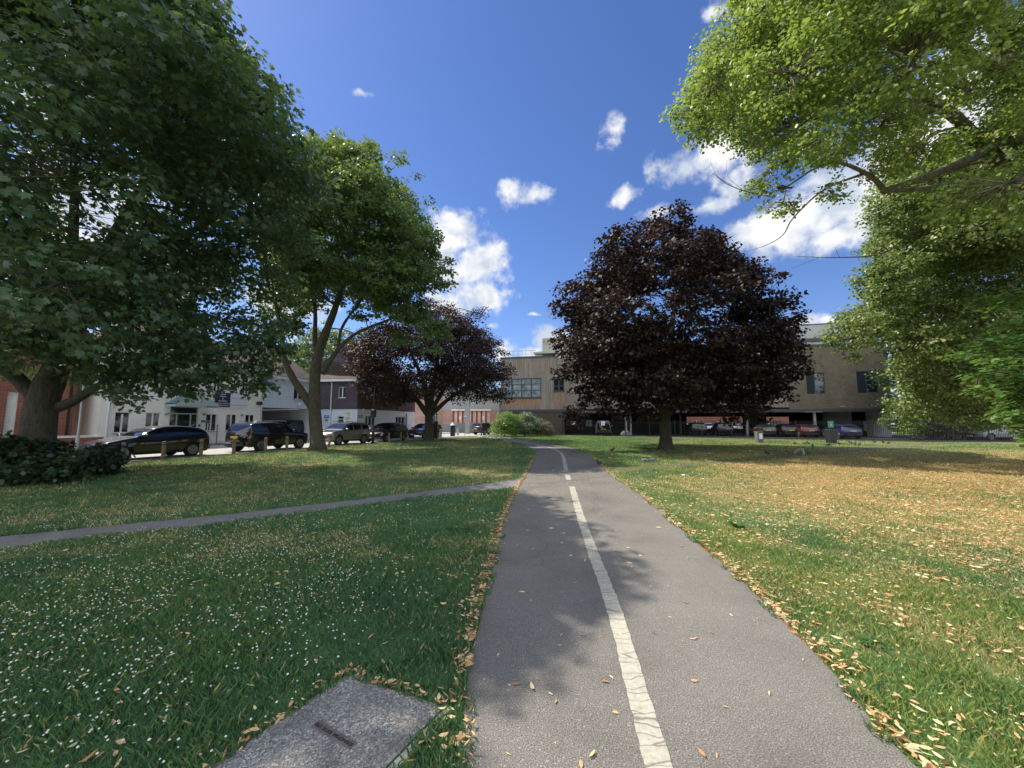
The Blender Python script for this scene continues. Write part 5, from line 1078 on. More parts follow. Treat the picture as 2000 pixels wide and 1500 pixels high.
def car(name, label, style, pm, loc, heading, detail=True, group=None, scale=1.0, roofrack=False, plate='rear'):
    S = STY[style]; L, W, H = S['L'], S['W'], S['H']; hw = W/2; zb = .22 if style == 'hatch' else .27
    t = thing(name, label, 'car' if style != 'box' else 'off-roader', (loc[0], loc[1], 0), heading, group); t.scale = (scale,)*3
    ns = 88; nr = 19; st = [ (i/ns) for i in range(ns+1)]
    tops = [interp(S['top'], q) for q in st]
    ker = np.array([1,2,3,2,1.])/9; tp = np.convolve(np.pad(tops, 2, 'edge'), ker, 'valid'); tops = [a if (q < .02 or q > .98) else b for q, a, b in zip(st, tops, tp)]
    ring_n = 20; grid = []; wb = S['wb']; rw = S['rw']; ra = rw*1.13
    for i, q in enumerate(st):
        zt = tops[i]; zbelt = min(interp(S['belt'], q), zt-.02); 
        taper = 1 - .16*max(0, 1-q/.10)**2 - .10*max(0, (q-.92)/.08)**2
        w = hw*taper; g = max(0, min(1, (zt-zbelt-.04)/(H-1.05)))
        wt = w*(.93 - .19*g); zl = zb + .10*max(0, 1-q/.04) + .14*max(0,(q-.95)/.05)
        key = [(w*.80, zl), (w*.955, zl+.03), (w*.985, zl+.20), (w, zl+(zbelt-zl)*.55), (w*.985, zbelt-.06), (w*.955, zbelt)]
        pts = []
        for a, b in zip(key, key[1:]): pts += [(a[0]+(b[0]-a[0])*k/2, a[1]+(b[1]-a[1])*k/2) for k in range(2)]
        pts.append(key[-1])                           # 11 points: 0..10
        edge = (wt, zt - .045*min(1, g*2+.3))
        for k in range(1, 6): f = k/5; pts.append((key[-1][0]+(edge[0]-key[-1][0])*f + .02*math.sin(math.pi*f)*g, key[-1][1]+(edge[1]-key[-1][1])*f))   # 11..15
        for k in range(1, 5): f = k/4; pts.append((edge[0]*math.cos(f*math.pi/2)**.8 if k < 4 else 0, edge[1]+(zt+.012-edge[1])*math.sin(f*math.pi/2)))   # 16..19
        xx = L/2 - q*L
        # round the nose and tail in plan
        grid.append([(xx - (.16*(1-(p[0]/w)**2*0) if 0 else 0) - (.20*(p[0]/w)**2.5*max(0,1-q/.07) if q < .07 else 0) + (.12*(p[0]/w)**2.5*max(0,(q-.94)/.06) if q > .94 else 0), p[0], p[1]) for p in pts])
    nn = len(grid[0]); body, glassb = MB(), MB()
    idx = {}
    vsL = []
    for i in range(ns+1):
        for side_ in (1, -1):
            for j in range(nn): idx[(i, side_, j)] = len(vsL); x, y, z = grid[i][j]; vsL.append((x, y*side_, z))
    fb, fg, mi = [], [], []
    g0, g1 = S['g0'], S['g1']; span = g1-g0
    bp = [g0+span*.37, g0+span*.68, g0+span*.86]
    for i in range(ns):
        q = (st[i]+st[i+1])/2
        for side_ in (1, -1):
            for j in range(nn-1):
                a, b, c, d = idx[(i,side_,j)], idx[(i+1,side_,j)], idx[(i+1,side_,j+1)], idx[(i,side_,j+1)]
                f = (a,b,c,d) if side_ == 1 else (d,c,b,a)
                cx_ = sum(vsL[k][0] for k in f)/4; cz = sum(vsL[k][2] for k in f)/4
                if j < 10 and any((cx_-(L/2-w_*L))**2+(cz-rw)**2 < ra*ra for w_ in wb): continue
                hgt = tops[i]-interp(S['belt'], q); isg = False
                if 10 <= j < 15 and hgt > .16 and g0+.035 < q < g1-.02:
                    if not any(abs(q-p) < .013 for p in bp[:2]) and j >= 10 and j < 14: isg = True
                slope = (tops[min(i+1,ns)]-tops[max(i-1,0)])
                if j >= 15 and g0 < q < g0+.40*span*.55 and slope > .012: isg = True
                if j >= 15 and q > g1-.06 and q < g1+.035 and slope < -.012 and cz > interp(S['belt'], q)+.02: isg = True
                if j >= 15 and isg and j == 15 and False: isg = False
                if isg: fg.append(f)
                else: fb.append(f); mi.append(1 if (j < 3) else 0)
    for i, rev in ((0, False), (ns, True)):
        loop = [idx[(i,1,j)] for j in range(nn)] + [idx[(i,-1,j)] for j in range(nn-2,-1,-1)]
        fb.append(tuple(loop if not rev else loop[::-1])); mi.append(0)
    body.v = vsL; body.f = fb; body.m = mi; bo = body.build('body', [pm, M['trim']], t, smooth=True)
    glassb.v = vsL; glassb.f = fg; glassb.m = [0]*len(fg); glassb.build('windows', M['car_glass'], t, smooth=True)
    # dark inside / wheel wells
    mb = MB(); mb.box(-L*.44, L*.44, -hw*.80, hw*.80, zb+.05, .72); mb.build('underbody', M['trim'], t)
    for w_ in wb:
        for sy in (1, -1):
            x = L/2 - w_*L; y = sy*(hw-.10)
            ro = bpy.data.objects.new('wheel', None); COL.objects.link(ro); ro.parent = t; ro.location = (x, y, rw); ro.rotation_euler = (R(90) if sy < 0 else R(-90), 0, 0)
            mb = MB(); prof = [(rw*.62,-.10),(rw*.92,-.105),(rw,-.07),(rw,.07),(rw*.92,.095),(rw*.66,.09)]; mb.lathe(prof, 22); mb.build('tyre', M['tyre'], ro, smooth=False)
            mb = MB(); r = rw*.66; mb.lathe([(r,.0901),(r*.96,.098),(r*.9,.092)], 20)
            for k in range(5):
                for e in (-.11, .11):
                    an = 2*math.pi*k/5 + e; c_, s_ = math.cos(an), math.sin(an); wd = .022
                    p = [(c_*r*.12 - s_*wd, s_*r*.12 + c_*wd),(c_*r*.95 - s_*wd, s_*r*.95 + c_*wd),(c_*r*.95 + s_*wd, s_*r*.95 - c_*wd),(c_*r*.12 + s_*wd, s_*r*.12 - c_*wd)]
                    mb.add([(a,b,.094+.002*k) for a,b in p]+[(a,b,.112+.002*k) for a,b in p], [(0,1,2,3),(7,6,5,4),(0,4,5,1),(1,5,6,2),(2,6,7,3)])
            mb.lathe([(r*.2,.095),(r*.2,.122),(r*.1,.126)], 10)
            mb.build('rim', M['alloy'], ro)
    def patch(nm, mat, q0, q1, j0, j1, off=.008, par=t):
        """raised skin patch following the body surface, both sides"""
        i0, i1 = int(q0*ns), max(int(q0*ns)+1, int(q1*ns))
        for sy in (1, -1):
            mb = MB()
            vv = {}
            for i in range(i0, i1+1):
                for j in range(j0, j1+1):
                    x, y, z = grid[i][j]; vv[(i,j)] = len(mb.v); mb.v.append((x+(off if q0 < .1 else (-off if q1 > .9 else 0)), (y+off)*sy, z+off*.3))
            for i in range(i0, i1):
                for j in range(j0, j1): mb.f.append((vv[(i,j)],vv[(i+1,j)],vv[(i+1,j+1)],vv[(i,j+1)])); mb.m.append(0)
            mb.build(nm, mat, par, smooth=True)
    patch('headlight', M['lamp_clear'], 0, .085, 8, 11, .012); patch('tail_light', M['lamp_red'], .95, 1.0, 8, 11, .012)
    if detail:
        mb = MB(); x = L/2+.012; mb.cbox(x-.03, x, -.42, .42, .50, .64, .02); mb.build('grille', M['trim'], t)
        mb = MB(); mb.cbox(x+.002, x+.014, -.26, .26, .36, .47, .004); mb.build('front_plate', M['plate_w'], t)
        xr = -L/2-.012; zp = .82 if style != 'hatch' else .78
        mb = MB(); mb.cbox(xr-.014, xr-.002, -.26, .26, zp-.055, zp+.055, .004); mb.build('rear_plate', M['plate_y'], t)
        mb = MB(); mb.cbox(xr-.02, xr+.04, -hw*.72, hw*.72, .34, .50, .02); mb.build('rear_bumper', M['trim'], t)
        for sy in (1, -1):
            xm = L/2 - (g0+.05)*L; zm = interp(S['belt'], g0+.05)+.08
            mb = MB(); mb.cbox(xm-.06, xm+.09, min(sy*(hw+.02), sy*(hw+.2)), max(sy*(hw+.02), sy*(hw+.2)), zm-.05, zm+.09, .03); mb.tube([(xm,sy*(hw-.06),zm-.03),(xm,sy*(hw+.06),zm-.01)], .02, 6); mb.build('mirror', pm, t)
            for qd in bp[:2]:
                xd = L/2-(qd+.02)*L; mb = MB(); mb.cbox(xd-.22, xd-.04, min(sy*(hw-.005), sy*(hw+.035)), max(sy*(hw-.005), sy*(hw+.035)), interp(S['belt'],qd)-.17, interp(S['belt'],qd)-.135, .01); mb.build('door_handle', pm, t)
        for sy in (1, -1):
            for qd in (g0+.045, bp[0]+.005, bp[1]+.005):
                xd = L/2-qd*L; zb1 = interp(S['belt'], qd)-.03; mb = MB()
                mb.box(xd-.006, xd+.006, min(sy*(hw-.012), sy*(hw+.004)), max(sy*(hw-.012), sy*(hw+.004)), .46, zb1*.93); mb.build('door_seam', M['trim'], t)
    if roofrack:
        for sy in (1, -1):
            mb = MB(); mb.tube([(L*.12,sy*.58,H-.02),(L*.1,sy*.6,H+.05),(-L*.33,sy*.6,H+.03),(-L*.36,sy*.58,H-.04)], .018, 6); mb.build('roof_rail', M['steel'], t)
    return t
def car_by_wheels(name, label, style, pm, front, rear, **kw):
    f, r = Vector(front), Vector(rear); S = STY[style]; d = (f-r).normalized(); n = Vector((-abs(d.y), abs(d.x)*(1 if d.y > 0 else 1))) 
    n = Vector((-d.y, d.x)); 
    if n.x > 0: n = -n
    mid = (f+r)/2 + n*(S['W']/2-.1); wc = (.5-(S['wb'][0]+S['wb'][1])/2)*S['L']; mid = mid - d*wc
    return car(name, label, style, pm, mid, math.atan2(d.y, d.x), **kw)
def dirv(p, q): v = Vector(q)-Vector(p); return v
G1 = 'cars parked along the street'
car_by_wheels('parked_car', 'black hatchback parked nearest, half behind the undergrowth of the maple', 'hatch', M['p_black'], (-16.35,16.3), (-15.45,18.8), group=G1)
car_by_wheels('parked_car', 'black crossover seen from behind with red tail lights, parked left of the forked sycamore', 'suv', M['p_black'], (-13.3,24.4), (-14.1,21.7), group=G1, roofrack=True)
car_by_wheels('parked_car', 'grey beige crossover facing the camera just right of the sycamore trunk', 'suv', M['p_silver'], (-12.35,27.5), (-11.5,30.2), group=G1, roofrack=True)
car_by_wheels('parked_car', 'rounded black people carrier behind the slim dark pole', 'mpv', M['p_black'], (-10.5,32.2), (-9.75,34.9), group=G1)
car_by_wheels('parked_car', 'dark grey people carrier partly hidden by the copper maple trunk', 'mpv', M['p_dgrey'], (-9.2,40.3), (-8.1,43.0), group=G1)
car('parked_car', 'dark crossover parked far off beside the feathery bushes', 'suv', M['p_dgrey'], (-3.5,53.5), R(52), group=G1)
CN = Vector((-CD.y, CD.x))
cp = C0+CD*1.7+CN*5.0; o = car('parked_car', 'burgundy car in the shade of the carriage arch', 'suv', M['p_burg'], (cp.x, cp.y), CA-R(90), scale=1.08, group=G1); o.location.z = .1
cp = C0+CD*3.45+CN*1.75; o = car('parked_car', 'dark blue off-roader in the mouth of the carriage arch', 'suv', M['p_blue'], (cp.x, cp.y), CA+R(180), scale=1.08, group=G1); o.location.z = .1
G2 = 'cars in the car park'
def cpk(px, Y, label, style, pm, h, **kw):
    P = at(px, 840, Y); return car('parked_car', label, style, M[pm], (P.x, P.y), h, group=G2, **kw)
cpk(1179, 50, 'dark boxy off-roader seen from behind in the undercroft', 'box', 'p_green', TA+R(90))
cpk(1358, 50, 'black silhouetted car right of the big trunk in the undercroft', 'suv', 'p_black', TA+R(92), detail=False)
cpk(1409, 49, 'second black silhouetted car in the undercroft, left of the pale column', 'suv', 'p_black', TA+R(88), detail=False)
cpk(1381, 66, 'pale blue white car in the sun behind the undercroft', 'mpv', 'p_white', TA-R(90))
cpk(1344, 67, 'silver car partly seen in the sun behind the undercroft', 'hatch', 'p_white', TA+R(90))
cpk(1437, 68, 'pale car in the sun behind the undercroft near the column', 'hatch', 'p_white', TA+R(60))
cpk(1487, 46, 'dark car with lit tail lamps beside the striped blind', 'hatch', 'p_dgrey', TA+R(90))
cpk(1530, 45.5, 'black car between the striped blind and the red car', 'hatch', 'p_black', TA+R(90))
cpk(1566, 44, 'red hatchback in the undercroft', 'hatch', 'p_red', TA+R(90))
cpk(1642, 41, 'blue hatchback in the undercroft behind the waste bin', 'hatch', 'p_mblue', TA+R(90))
cpk(1751, 58, 'pale car glimpsed past the end of the brick wing', 'hatch', 'p_white', TA+R(60))
cpk(1945, 35.5, 'white car in deep shade behind the railings at the right', 'hatch', 'p_white', R(175))

# ---------------------------------------------------------------- street furniture
M['post_wood'] = plain('weathered_timber_post', (.20,.17,.10), .9, var=.3, scale=12, bump=.5); M['post_wood_w'] = plain('bleached_timber_post', (.42,.40,.34), .9, var=.2, scale=12, bump=.4)
M['bin_grey'] = plain('scuffed_grey_bin', (.14,.135,.12), .8, var=.35, scale=14); M['bin'] = plain('dark_bin_plastic', (.018,.022,.028), .5, var=.1)  # litter bin: pale body darkened to paint in shade; scuffs are wear
def kerb_at(px, k=.35):
    best = None; off_ = offset(KERB, -k)
    for a, b in zip(off_, off_[1:]):
        if a.y < 3: continue
        ua, ub = a.x/a.y*F+1000, b.x/b.y*F+1000
        if (ua-px)*(ub-px) <= 0: t = (px-ua)/(ub-ua); return a.lerp(b, t)
    return None
def bollard(P, label, mat='post_wood', h=.80, r=.075, lean=0, group='timber bollards along the verge'):
    t = thing('bollard', label, 'bollard', (P.x, P.y, -.02), random.uniform(-.3,.3), group)
    mb = MB(); mb.lathe([(r,0),(r*1.02,h*.4),(r*.98,h-.13)], 14, mi=0); mb.build('post', M[mat], t, smooth=False)
    mb = MB(); mb.lathe([(r*.90,h-.1299),(r*.90,h-.10)], 14); mb.build('groove', M['trim'], t)
    mb = MB(); mb.lathe([(r*.99,h-.0999),(r*.99,h-.02),(r*.8,h+.02),(r*.3,h+.03)], 14); mb.build('cap', M[mat], t)
    if lean: t.rotation_euler = (0, lean, 0)
    return t
for px, lb in ((250,'timber bollard at the edge of the undergrowth, beside the front of the black hatchback'),(328,'timber bollard in front of the black hatchback, left of its rear wheel'),(400,'timber bollard just behind the rear of the black hatchback'),
               (463,'timber bollard at the rear bumper of the black crossover'),(524,'timber bollard in front of the rear door of the black crossover'),(565,'timber bollard by the front wheel of the black crossover')):
    bollard(kerb_at(px), lb)
bollard(kerb_at(645,.25), 'greenish timber bollard leaning over right of the sycamore trunk', lean=R(12), h=.85)
bollard(kerb_at(762), 'timber bollard in front of the rounded people carrier, by its doors'); bollard(kerb_at(785), 'timber bollard at the rear wheel of the rounded people carrier')
bollard(kerb_at(862), 'pale timber bollard right of the copper maple trunk', 'post_wood_w', r=.12, h=.95)
P = gnd(894,850.5); bollard(P, 'stubby white bollard beside the black pillar with a white cap', 'post_wood_w', r=.14, h=.85)
P = gnd(808,858); bollard(P, 'slim black bollard between the people carriers', 'black_metal', h=.95, r=.06, group='slim black bollards')
P = gnd(940,851); bollard(P, 'slim black bollard near the end of the path', 'black_metal', h=.85, r=.07, group='slim black bollards')
# small posts by the office
for px, lb, zt in ((393,'slim pale post left of the office window beside the door',1.5),(412,'slim brown post before the office window right of the door',1.3)):
    P = OP + OD*on_line(px, OP, OD) + Vector((OD.y,-OD.x))*1.1
    t = thing('marker_post', lb, 'post', (P.x,P.y,.1)); mb = MB(); mb.tube([(0,0,0),(0,0,zt)], .035, 8); mb.build('shaft', M['post_wood_w' if px==393 else 'post_wood'], t); mb = MB(); mb.lathe([(.045,zt+.001),(.045,zt+.05),(.02,zt+.07)], 8); mb.build('cap', M['trim'], t)
# slim dark pole with a box
P = gnd(728,866.5); t = thing('signal_pole', 'slim dark pole carrying a box, left of the rounded people carrier', 'pole', P)
mb = MB(); mb.tube([(0,0,0),(0,0,4.6)], [.065,.05], 8); mb.build('pole', M['black_metal'], t)
mb = MB(); mb.cbox(-.2,.16,-.18,.12,2.05,2.65,.04); mb.cbox(-.13,.13,-.22,-.181,2.12,2.58,.02); mb.build('box', M['trim'], t)
mb = MB(); mb.cbox(-.09,.09,-.09,.09,0.005,1.0,.02); mb.build('base', M['black_metal'], t)
# grey pole near the brick house
P = gnd(148,905); P = at(149,880,19.5); t = thing('lamp_post', 'grey metal post between the maple trunk and the white office', 'post', (P.x,P.y,0)); mb = MB(); mb.tube([(0,0,0),(0,0,4.8)], [.055,.045], 8); mb.build('pole', M['steel'], t); mb = MB(); mb.lathe([(.075,0.001),(.075,.9),(.05,1.0)], 10); mb.build('base', M['steel'], t)
# low white wall coping left of the office
P = at(141,850,20.5); t = thing('low_wall', 'low white topped wall left of the office corner', 'wall', (P.x,P.y,.1), OA); mb = MB(); mb.box(-1.6,1.2,-.12,.12,0,.72); mb.build('wall', M['red_brick'], t); mb = MB(); mb.box(-1.65,1.25,-.18,.18,.721,.83); mb.build('coping', M['white_render'], t)
# pole sign and pillar across the junction
P = gnd(908,851); t = thing('sign_pole', 'thin pole with a small red and white sign near the end of the verge', 'sign', P); mb = MB(); mb.tube([(0,0,0),(0,0,4.4)], .04, 8); mb.build('pole', M['steel'], t)
mb = MB(); mb.cbox(-.16,.16,-.06,-.042,2.25,2.65,.01); pn = mb.build('plate', M['white_board'], t); mb = MB(); mb.box(-.13,.13,-.068,-.061,2.28,2.34); mb.box(-.13,.13,-.068,-.061,2.56,2.62); mb.build('red_band', M['p_red'], pn)
P = at(913,848,57); t = thing('pillar', 'tall grey service pillar before the boarded building', 'pillar', (P.x,P.y,0)); mb = MB(); mb.cbox(-.33,.33,-.3,.3,0,4.3,.04); mb.build('shaft', M['grey_render'], t); mb = MB(); mb.cbox(-.37,.37,-.34,.34,4.301,4.4,.03); mb.build('cap', M['concrete'], t)
# dark box and capped pillar beside the copper maple
P = gnd(851,857); t = thing('utility_cabinet', 'tall narrow dark cabinet just right of the copper maple trunk', 'cabinet', P); mb = MB(); mb.cbox(-.2,.2,-.2,.2,0,1.75,.03); mb.build('body', M['bin'], t); mb = MB(); mb.box(-.17,.17,-.21,-.201,.1,1.65); mb.build('door', M['trim'], t)
P = gnd(884,852); t = thing('capped_pillar', 'black octagonal pillar with a white pointed cap', 'pillar', P); mb = MB(); mb.lathe([(.30,0),(.30,1.30)], 8); mb.build('shaft', M['bin'], t); mb = MB(); mb.lathe([(.33,1.301),(.31,1.36),(.03,1.68)], 8); mb.build('cap', M['fascia'], t)
# bins
P = gnd(1483,864.5); t = thing('litter_bin', 'pale scuffed litter bin with a red band near the railings', 'bin', P)
mb = MB(); mb.cbox(-.24,.24,-.24,.24,0,.95,.05); mb.build('body', M['bin_grey'], t); mb = MB(); mb.cbox(-.25,.25,-.25,.25,.951,1.10,.03); mb.build('red_band', M['p_red'], t); mb = MB(); mb.cbox(-.27,.27,-.27,.27,1.101,1.24,.05); mb.build('lid', M['bin'], t); mb = MB(); mb.box(-.14,.14,-.247,-.2405,.3,.75); mb.build('notice', M['white_board'], t)
P = gnd(1624,866); t = thing('wheelie_bin', 'dark waste bin below the green sign by the railings', 'bin', P)
mb = MB(); mb.add([(-.22,-.24,0),(.22,-.24,0),(.22,.24,0),(-.22,.24,0),(-.29,-.33,1.0),(.29,-.33,1.0),(.29,.33,1.0),(-.29,.33,1.0)], [(3,2,1,0),(0,1,5,4),(1,2,6,5),(2,3,7,6),(3,0,4,7)]); mb.build('body', M['bin'], t); mb = MB(); mb.cbox(-.31,.31,-.36,.34,1.001,1.09,.03); mb.build('lid', M['bin'], t)
free_sign(1622.5, 829, 34.1, .42, .55, 'green and white sign fixed to the railings above the waste bin', 'green_sign', 'i', 'white_ink', .4)
free_sign(1120, 826, 48.4, .45, .48, 'small white notice on the railings near the bushes', 'white_board', 'NO\nPARKING', 'grey_ink', .07)
free_sign(1178, 827, 44.9, .4, .45, 'small white notice on the railings in front of the boxy off-roader', 'white_board', 'PRIVATE', 'grey_ink', .07)
# stone blocks and low kerb below the column
P = at(1222,850,47.6); t = thing('concrete_block', 'concrete block at the foot of the pale column', 'block', (P.x,P.y,0)); mb = MB(); mb.cbox(-.55,.55,-.3,.3,0,.42,.08); mb.cbox(-.35,.35,-.25,.25,.421,.62,.06); mb.build('block', M['plinth'], t)

# ---------------------------------------------------------------- birds, litter, stick
M['feather'] = plain('dark_feathers', (.035,.036,.045), .6, var=.4, scale=30); M['feather_g'] = plain('grey_feathers', (.16,.17,.19), .6, var=.4, scale=30); M['beak'] = plain('bird_leg_pink', (.25,.10,.08), .6)
def bird(label, loc, rz, mat='feather', s=1.0, group='pigeons on the ground', head_down=False):
    t = thing('pigeon', label, 'bird', loc, rz, group); t.scale = (s*.88,)*3
    hz = .11 if head_down else .265; hx_ = .20 if head_down else .135
    prof = [(-.17,.13,.008),(-.13,.135,.022),(-.07,.135,.048),(0,.14,.068),(.06,.15,.066),(.10,.17,.048)] + ([(.14,.17,.032),(.175,.145,.026),(hx_,hz,.024),(hx_+.025,hz-.02,.006)] if head_down else [(.12,.21,.034),(.125,.24,.027),(hx_,hz,.028),(hx_+.03,hz+.002,.014),(hx_+.052,hz-.006,.003)])
    mb = MB(); mb.tube([(x,0,z) for x,z,r in prof], [r for x,z,r in prof], 10); mb.build('body', M[mat], t, smooth=True)
    for sy in (1,-1):
        mb = MB(); mb.add([(.07,sy*.052,.185),(.09,sy*.066,.14),(.0,sy*.072,.115),(-.10,sy*.045,.115),(-.19,sy*.012,.125),(-.10,sy*.03,.165),(0,sy*.045,.195)], [(0,1,2,3,4,5,6)]); mb.build('wing', M['feather_g' if mat == 'feather' else 'feather'], t)
        mb = MB(); mb.tube([(.01,sy*.022,.09),(.015,sy*.024,.0),(.045,sy*.03,.002)], .005, 5); mb.build('leg', M['beak'], t)
    mb = MB(); mb.add([(-.14,.03,.135),(-.14,-.03,.135),(-.25,-.042,.115),(-.25,.042,.115),(-.14,.03,.127),(-.14,-.03,.127),(-.25,-.042,.110),(-.25,.042,.110)], [(0,1,2,3),(7,6,5,4),(2,6,7,3),(0,3,7,4),(1,5,6,2)]); mb.build('tail', M[mat], t)
    return t
bird('black bird on the shaded grass just right of the path bend', gnd(1172,911), R(200), s=1.1)
bird('left of two grey pigeons feeding on the sunny grass above the worn track', gnd(1263,906), R(170), 'feather_g', 1.1, head_down=True); bird('right of two grey pigeons feeding on the sunny grass above the worn track', gnd(1275,905), R(20), 'feather_g', 1.1, head_down=True)
bird('black bird on the worn track in the shade, left of the bent branch', gnd(1501,890), R(175), s=1.2)
bird('black bird on the worn track beyond the bent branch', gnd(1588,876), R(60), s=1.15)
for px, py in ((1553,869),(1580,869.5),(1618,873),(1640,870),(1663,868),(1670,870),(1678,872),(1708,866),(1726,867),(1735,869),(1573,870),(1290,889),(1190,899)):
    if px in (1290,1190): continue
    bird('one of a flock of small dark pigeons on the bare ground by the railings', gnd(px,py), random.uniform(0,6.28), 'feather', random.uniform(.95,1.25), 'pigeon flock by the railings', random.random() < .5)
bird('black bird standing on the shaded grass left of the copper tree trunk', gnd(1195,884), R(10), s=1.2)
for px, py, Y, lb in ((1533,241,8.45,'leftmost of three dark pigeons perched on the lime bough'),(1552,232,8.45,'middle of three dark pigeons perched on the lime bough'),(1570,226,8.5,'rightmost of three dark pigeons perched on the lime bough'),
                      (1647,304,8.5,'dark pigeon perched on the crook of the lowest lime limb'),(1529,367,8.2,'dark pigeon perched low on the bare lime twig'),(1536,318,8.3,'dark pigeon hidden among lime leaves above the bare twig')):
    P = at(px, py+9, Y); bird(lb, P - Vector((0,0,.0)), random.uniform(2.6,3.6), 'feather', .95, 'pigeons perched in the lime tree')
TB = MB(); 
pts = L_((1640,232,9.0,.04),(1600,222,8.7,.033),(1560,240,8.5,.026),(1520,256,8.4,.017),(1480,290,8.2,.008))
TB.tube([p - t5b for p, r in pts], [r for p, r in pts], 7); TB.build('bough', M['bark_lime'], T5, smooth=True)
M['paper'] = plain('white_paper', (.78,.80,.84), .6, var=.05)
def litter(px, py, s, label, mat='paper'):
    P = gnd(px, py); mb = MB(); rr = random.Random(px); n = 9; vs = [(0,0,.05*s)]+[(s*(.7+.5*rr.random())*math.cos(k*6.283/n), s*(.5+.4*rr.random())*math.sin(k*6.283/n), .012+s*.3*rr.random()) for k in range(n)]
    mb.add(vs, [(0,k+1,(k+1)%n+1) for k in range(n)]); o = mb.build('litter', M[mat], loc=P); tag(o, label, 'litter', 'scraps of litter on the grass')
litter(1338,930,.13,'crumpled white paper on the sunny grass right of the path junction'); litter(1192,895,.09,'small white scrap on the grass near the path bend'); litter(1352,889,.08,'white scrap in the shade of the copper leaved tree'); litter(1388,887,.16,'pale scrap of litter in the shade below the copper tree'); litter(1625,1499,.02,'tiny scrap by the path')if 0 else None
bx0 = gnd(1550,886.5); stk = MB(); pts = [bx0, gnd(1556,885)+V3((0,0,.10)), gnd(1563,885)+V3((0,0,.24)), gnd(1568,885.5)+V3((0,0,.22)), gnd(1571,888)]
P0 = gnd(1560,887); t = thing('fallen_branch', 'pale bent branch lying on the shaded grass', 'branch', P0); stk.tube([p-P0 for p in pts], [.03,.05,.07,.06,.03], 7); stk.build('stick', M['post_wood_w'], t, smooth=True)
mb = MB(); mb.tube([gnd(1563,885)+V3((0,0,.22))-P0, gnd(1575,884)+V3((0,0,.12))-P0, gnd(1582,884)-P0], [.03,.02,.01], 5); mb.build('twig', M['bark'], t)

# ---------------------------------------------------------------- grass, clover, fallen lime bracts
pathp = [(p.x+.055,p.y) for p in pl] + [(p.x-.055,p.y) for p in pr[::-1]]; pathq = [(p.x,p.y) for p in pl] + [(p.x,p.y) for p in pr[::-1]]
sidep = [(p.x,p.y) for p in resample(su,40)] + [(p.x,p.y) for p in resample(sl,40)[::-1]]
trkp = [(p.x,p.y) for p in resample(tu,30)] + [(p.x,p.y) for p in resample(tl,30)[::-1]]
mhc = [A+ex*.05+ey*.04, A+ex*.5+ey*.015, A+ex*.95+ey*.04, A+ex*.96+ey*.5, A+ex*.93+ey, A+ex*.05+ey, A+ex*.025+ey*.5]; mhp = [(p.x,p.y) for p in mhc]
def vnoise(x, y, s, seed=0):
    x, y = x*s+seed*17.3, y*s+seed*9.1
    xi, yi = np.floor(x).astype(int), np.floor(y).astype(int); fx_, fy_ = x-xi, y-yi; fx_ = fx_*fx_*(3-2*fx_); fy_ = fy_*fy_*(3-2*fy_)
    h = lambda a, b: (np.sin(a*127.1+b*311.7+seed)*43758.5453) % 1.0
    return (h(xi,yi)*(1-fx_)+h(xi+1,yi)*fx_)*(1-fy_)+(h(xi,yi+1)*(1-fx_)+h(xi+1,yi+1)*fx_)*fy_
def scatter(n, ymin, ymax, power=1.0):
    # depth distribution: density per area ~ y**-power
    g = rng.random(n*3); k = 2-power
    y = (ymin**k + g*(ymax**k-ymin**k))**(1/k) if abs(k) > 1e-6 else ymin*(ymax/ymin)**g
    x = (rng.random(len(y))*2-1)*(1.42*y+2.6)
    ok = ~(in_poly(x,y,pathp) | in_poly(x,y,sidep) | in_poly(x,y,mhp) | (in_poly(x,y,trkp) & (rng.random(len(y)) < .8)))
    ok &= ~(in_poly(x,y,pathq) & (vnoise(x,y,6.5,11) < .62))
    kx_ = np.interp(y, [p.y for p in KERB], [p.x for p in KERB]); ok &= x > kx_+.1; ok &= ~((x > 6.3) & (y > 50.2-(x-6.5)*.665-.3)) & ~((y > 50) & (x > -2)) & ~((y > 40) & (x < -3.5))
    return x[ok][:n], y[ok][:n]
def dryness(x, y):
    r = np.clip((x-.28*y-.2)/4.8, 0, 1)*.66*np.clip(.30+(y-2)/7*.70, .30, 1)*np.clip(1-(y-15)/9*.65,.35,1)
    return np.clip((r + (vnoise(x,y,.55,1)-.5)*.9*.8 + (vnoise(x,y,2.6,2)-.5)*.6 - .08 + .07*(x > 0) + .30*np.clip((y-.62*x-9.6)/1.9,0,1)*(x < 0))/.75, 0, 1)
def grass_mat():
    t = NT('grass_blades'); a = t.n('ShaderNodeAttribute', attribute_name='rnd')
    c = t.ramp(a.outputs['Fac'], [(0,(.065,.15,.075)),(.25,(.115,.235,.10)),(.5,(.17,.28,.065)),(.62,(.33,.37,.10)),(.75,(.52,.42,.20)),(1,(.74,.60,.34))]); t.base(c); t.rough(.55,.35)
    tr = t.n('ShaderNodeBsdfTranslucent'); t.L.new(c, tr.inputs[0]); ms = t.n('ShaderNodeMixShader'); ms.inputs[0].default_value = .35
    t.L.new(t.b.outputs[0], ms.inputs[1]); t.L.new(tr.outputs[0], ms.inputs[2]); t.L.new(ms.outputs[0], t.out.inputs[0]); return t.m
M['grass'] = grass_mat()
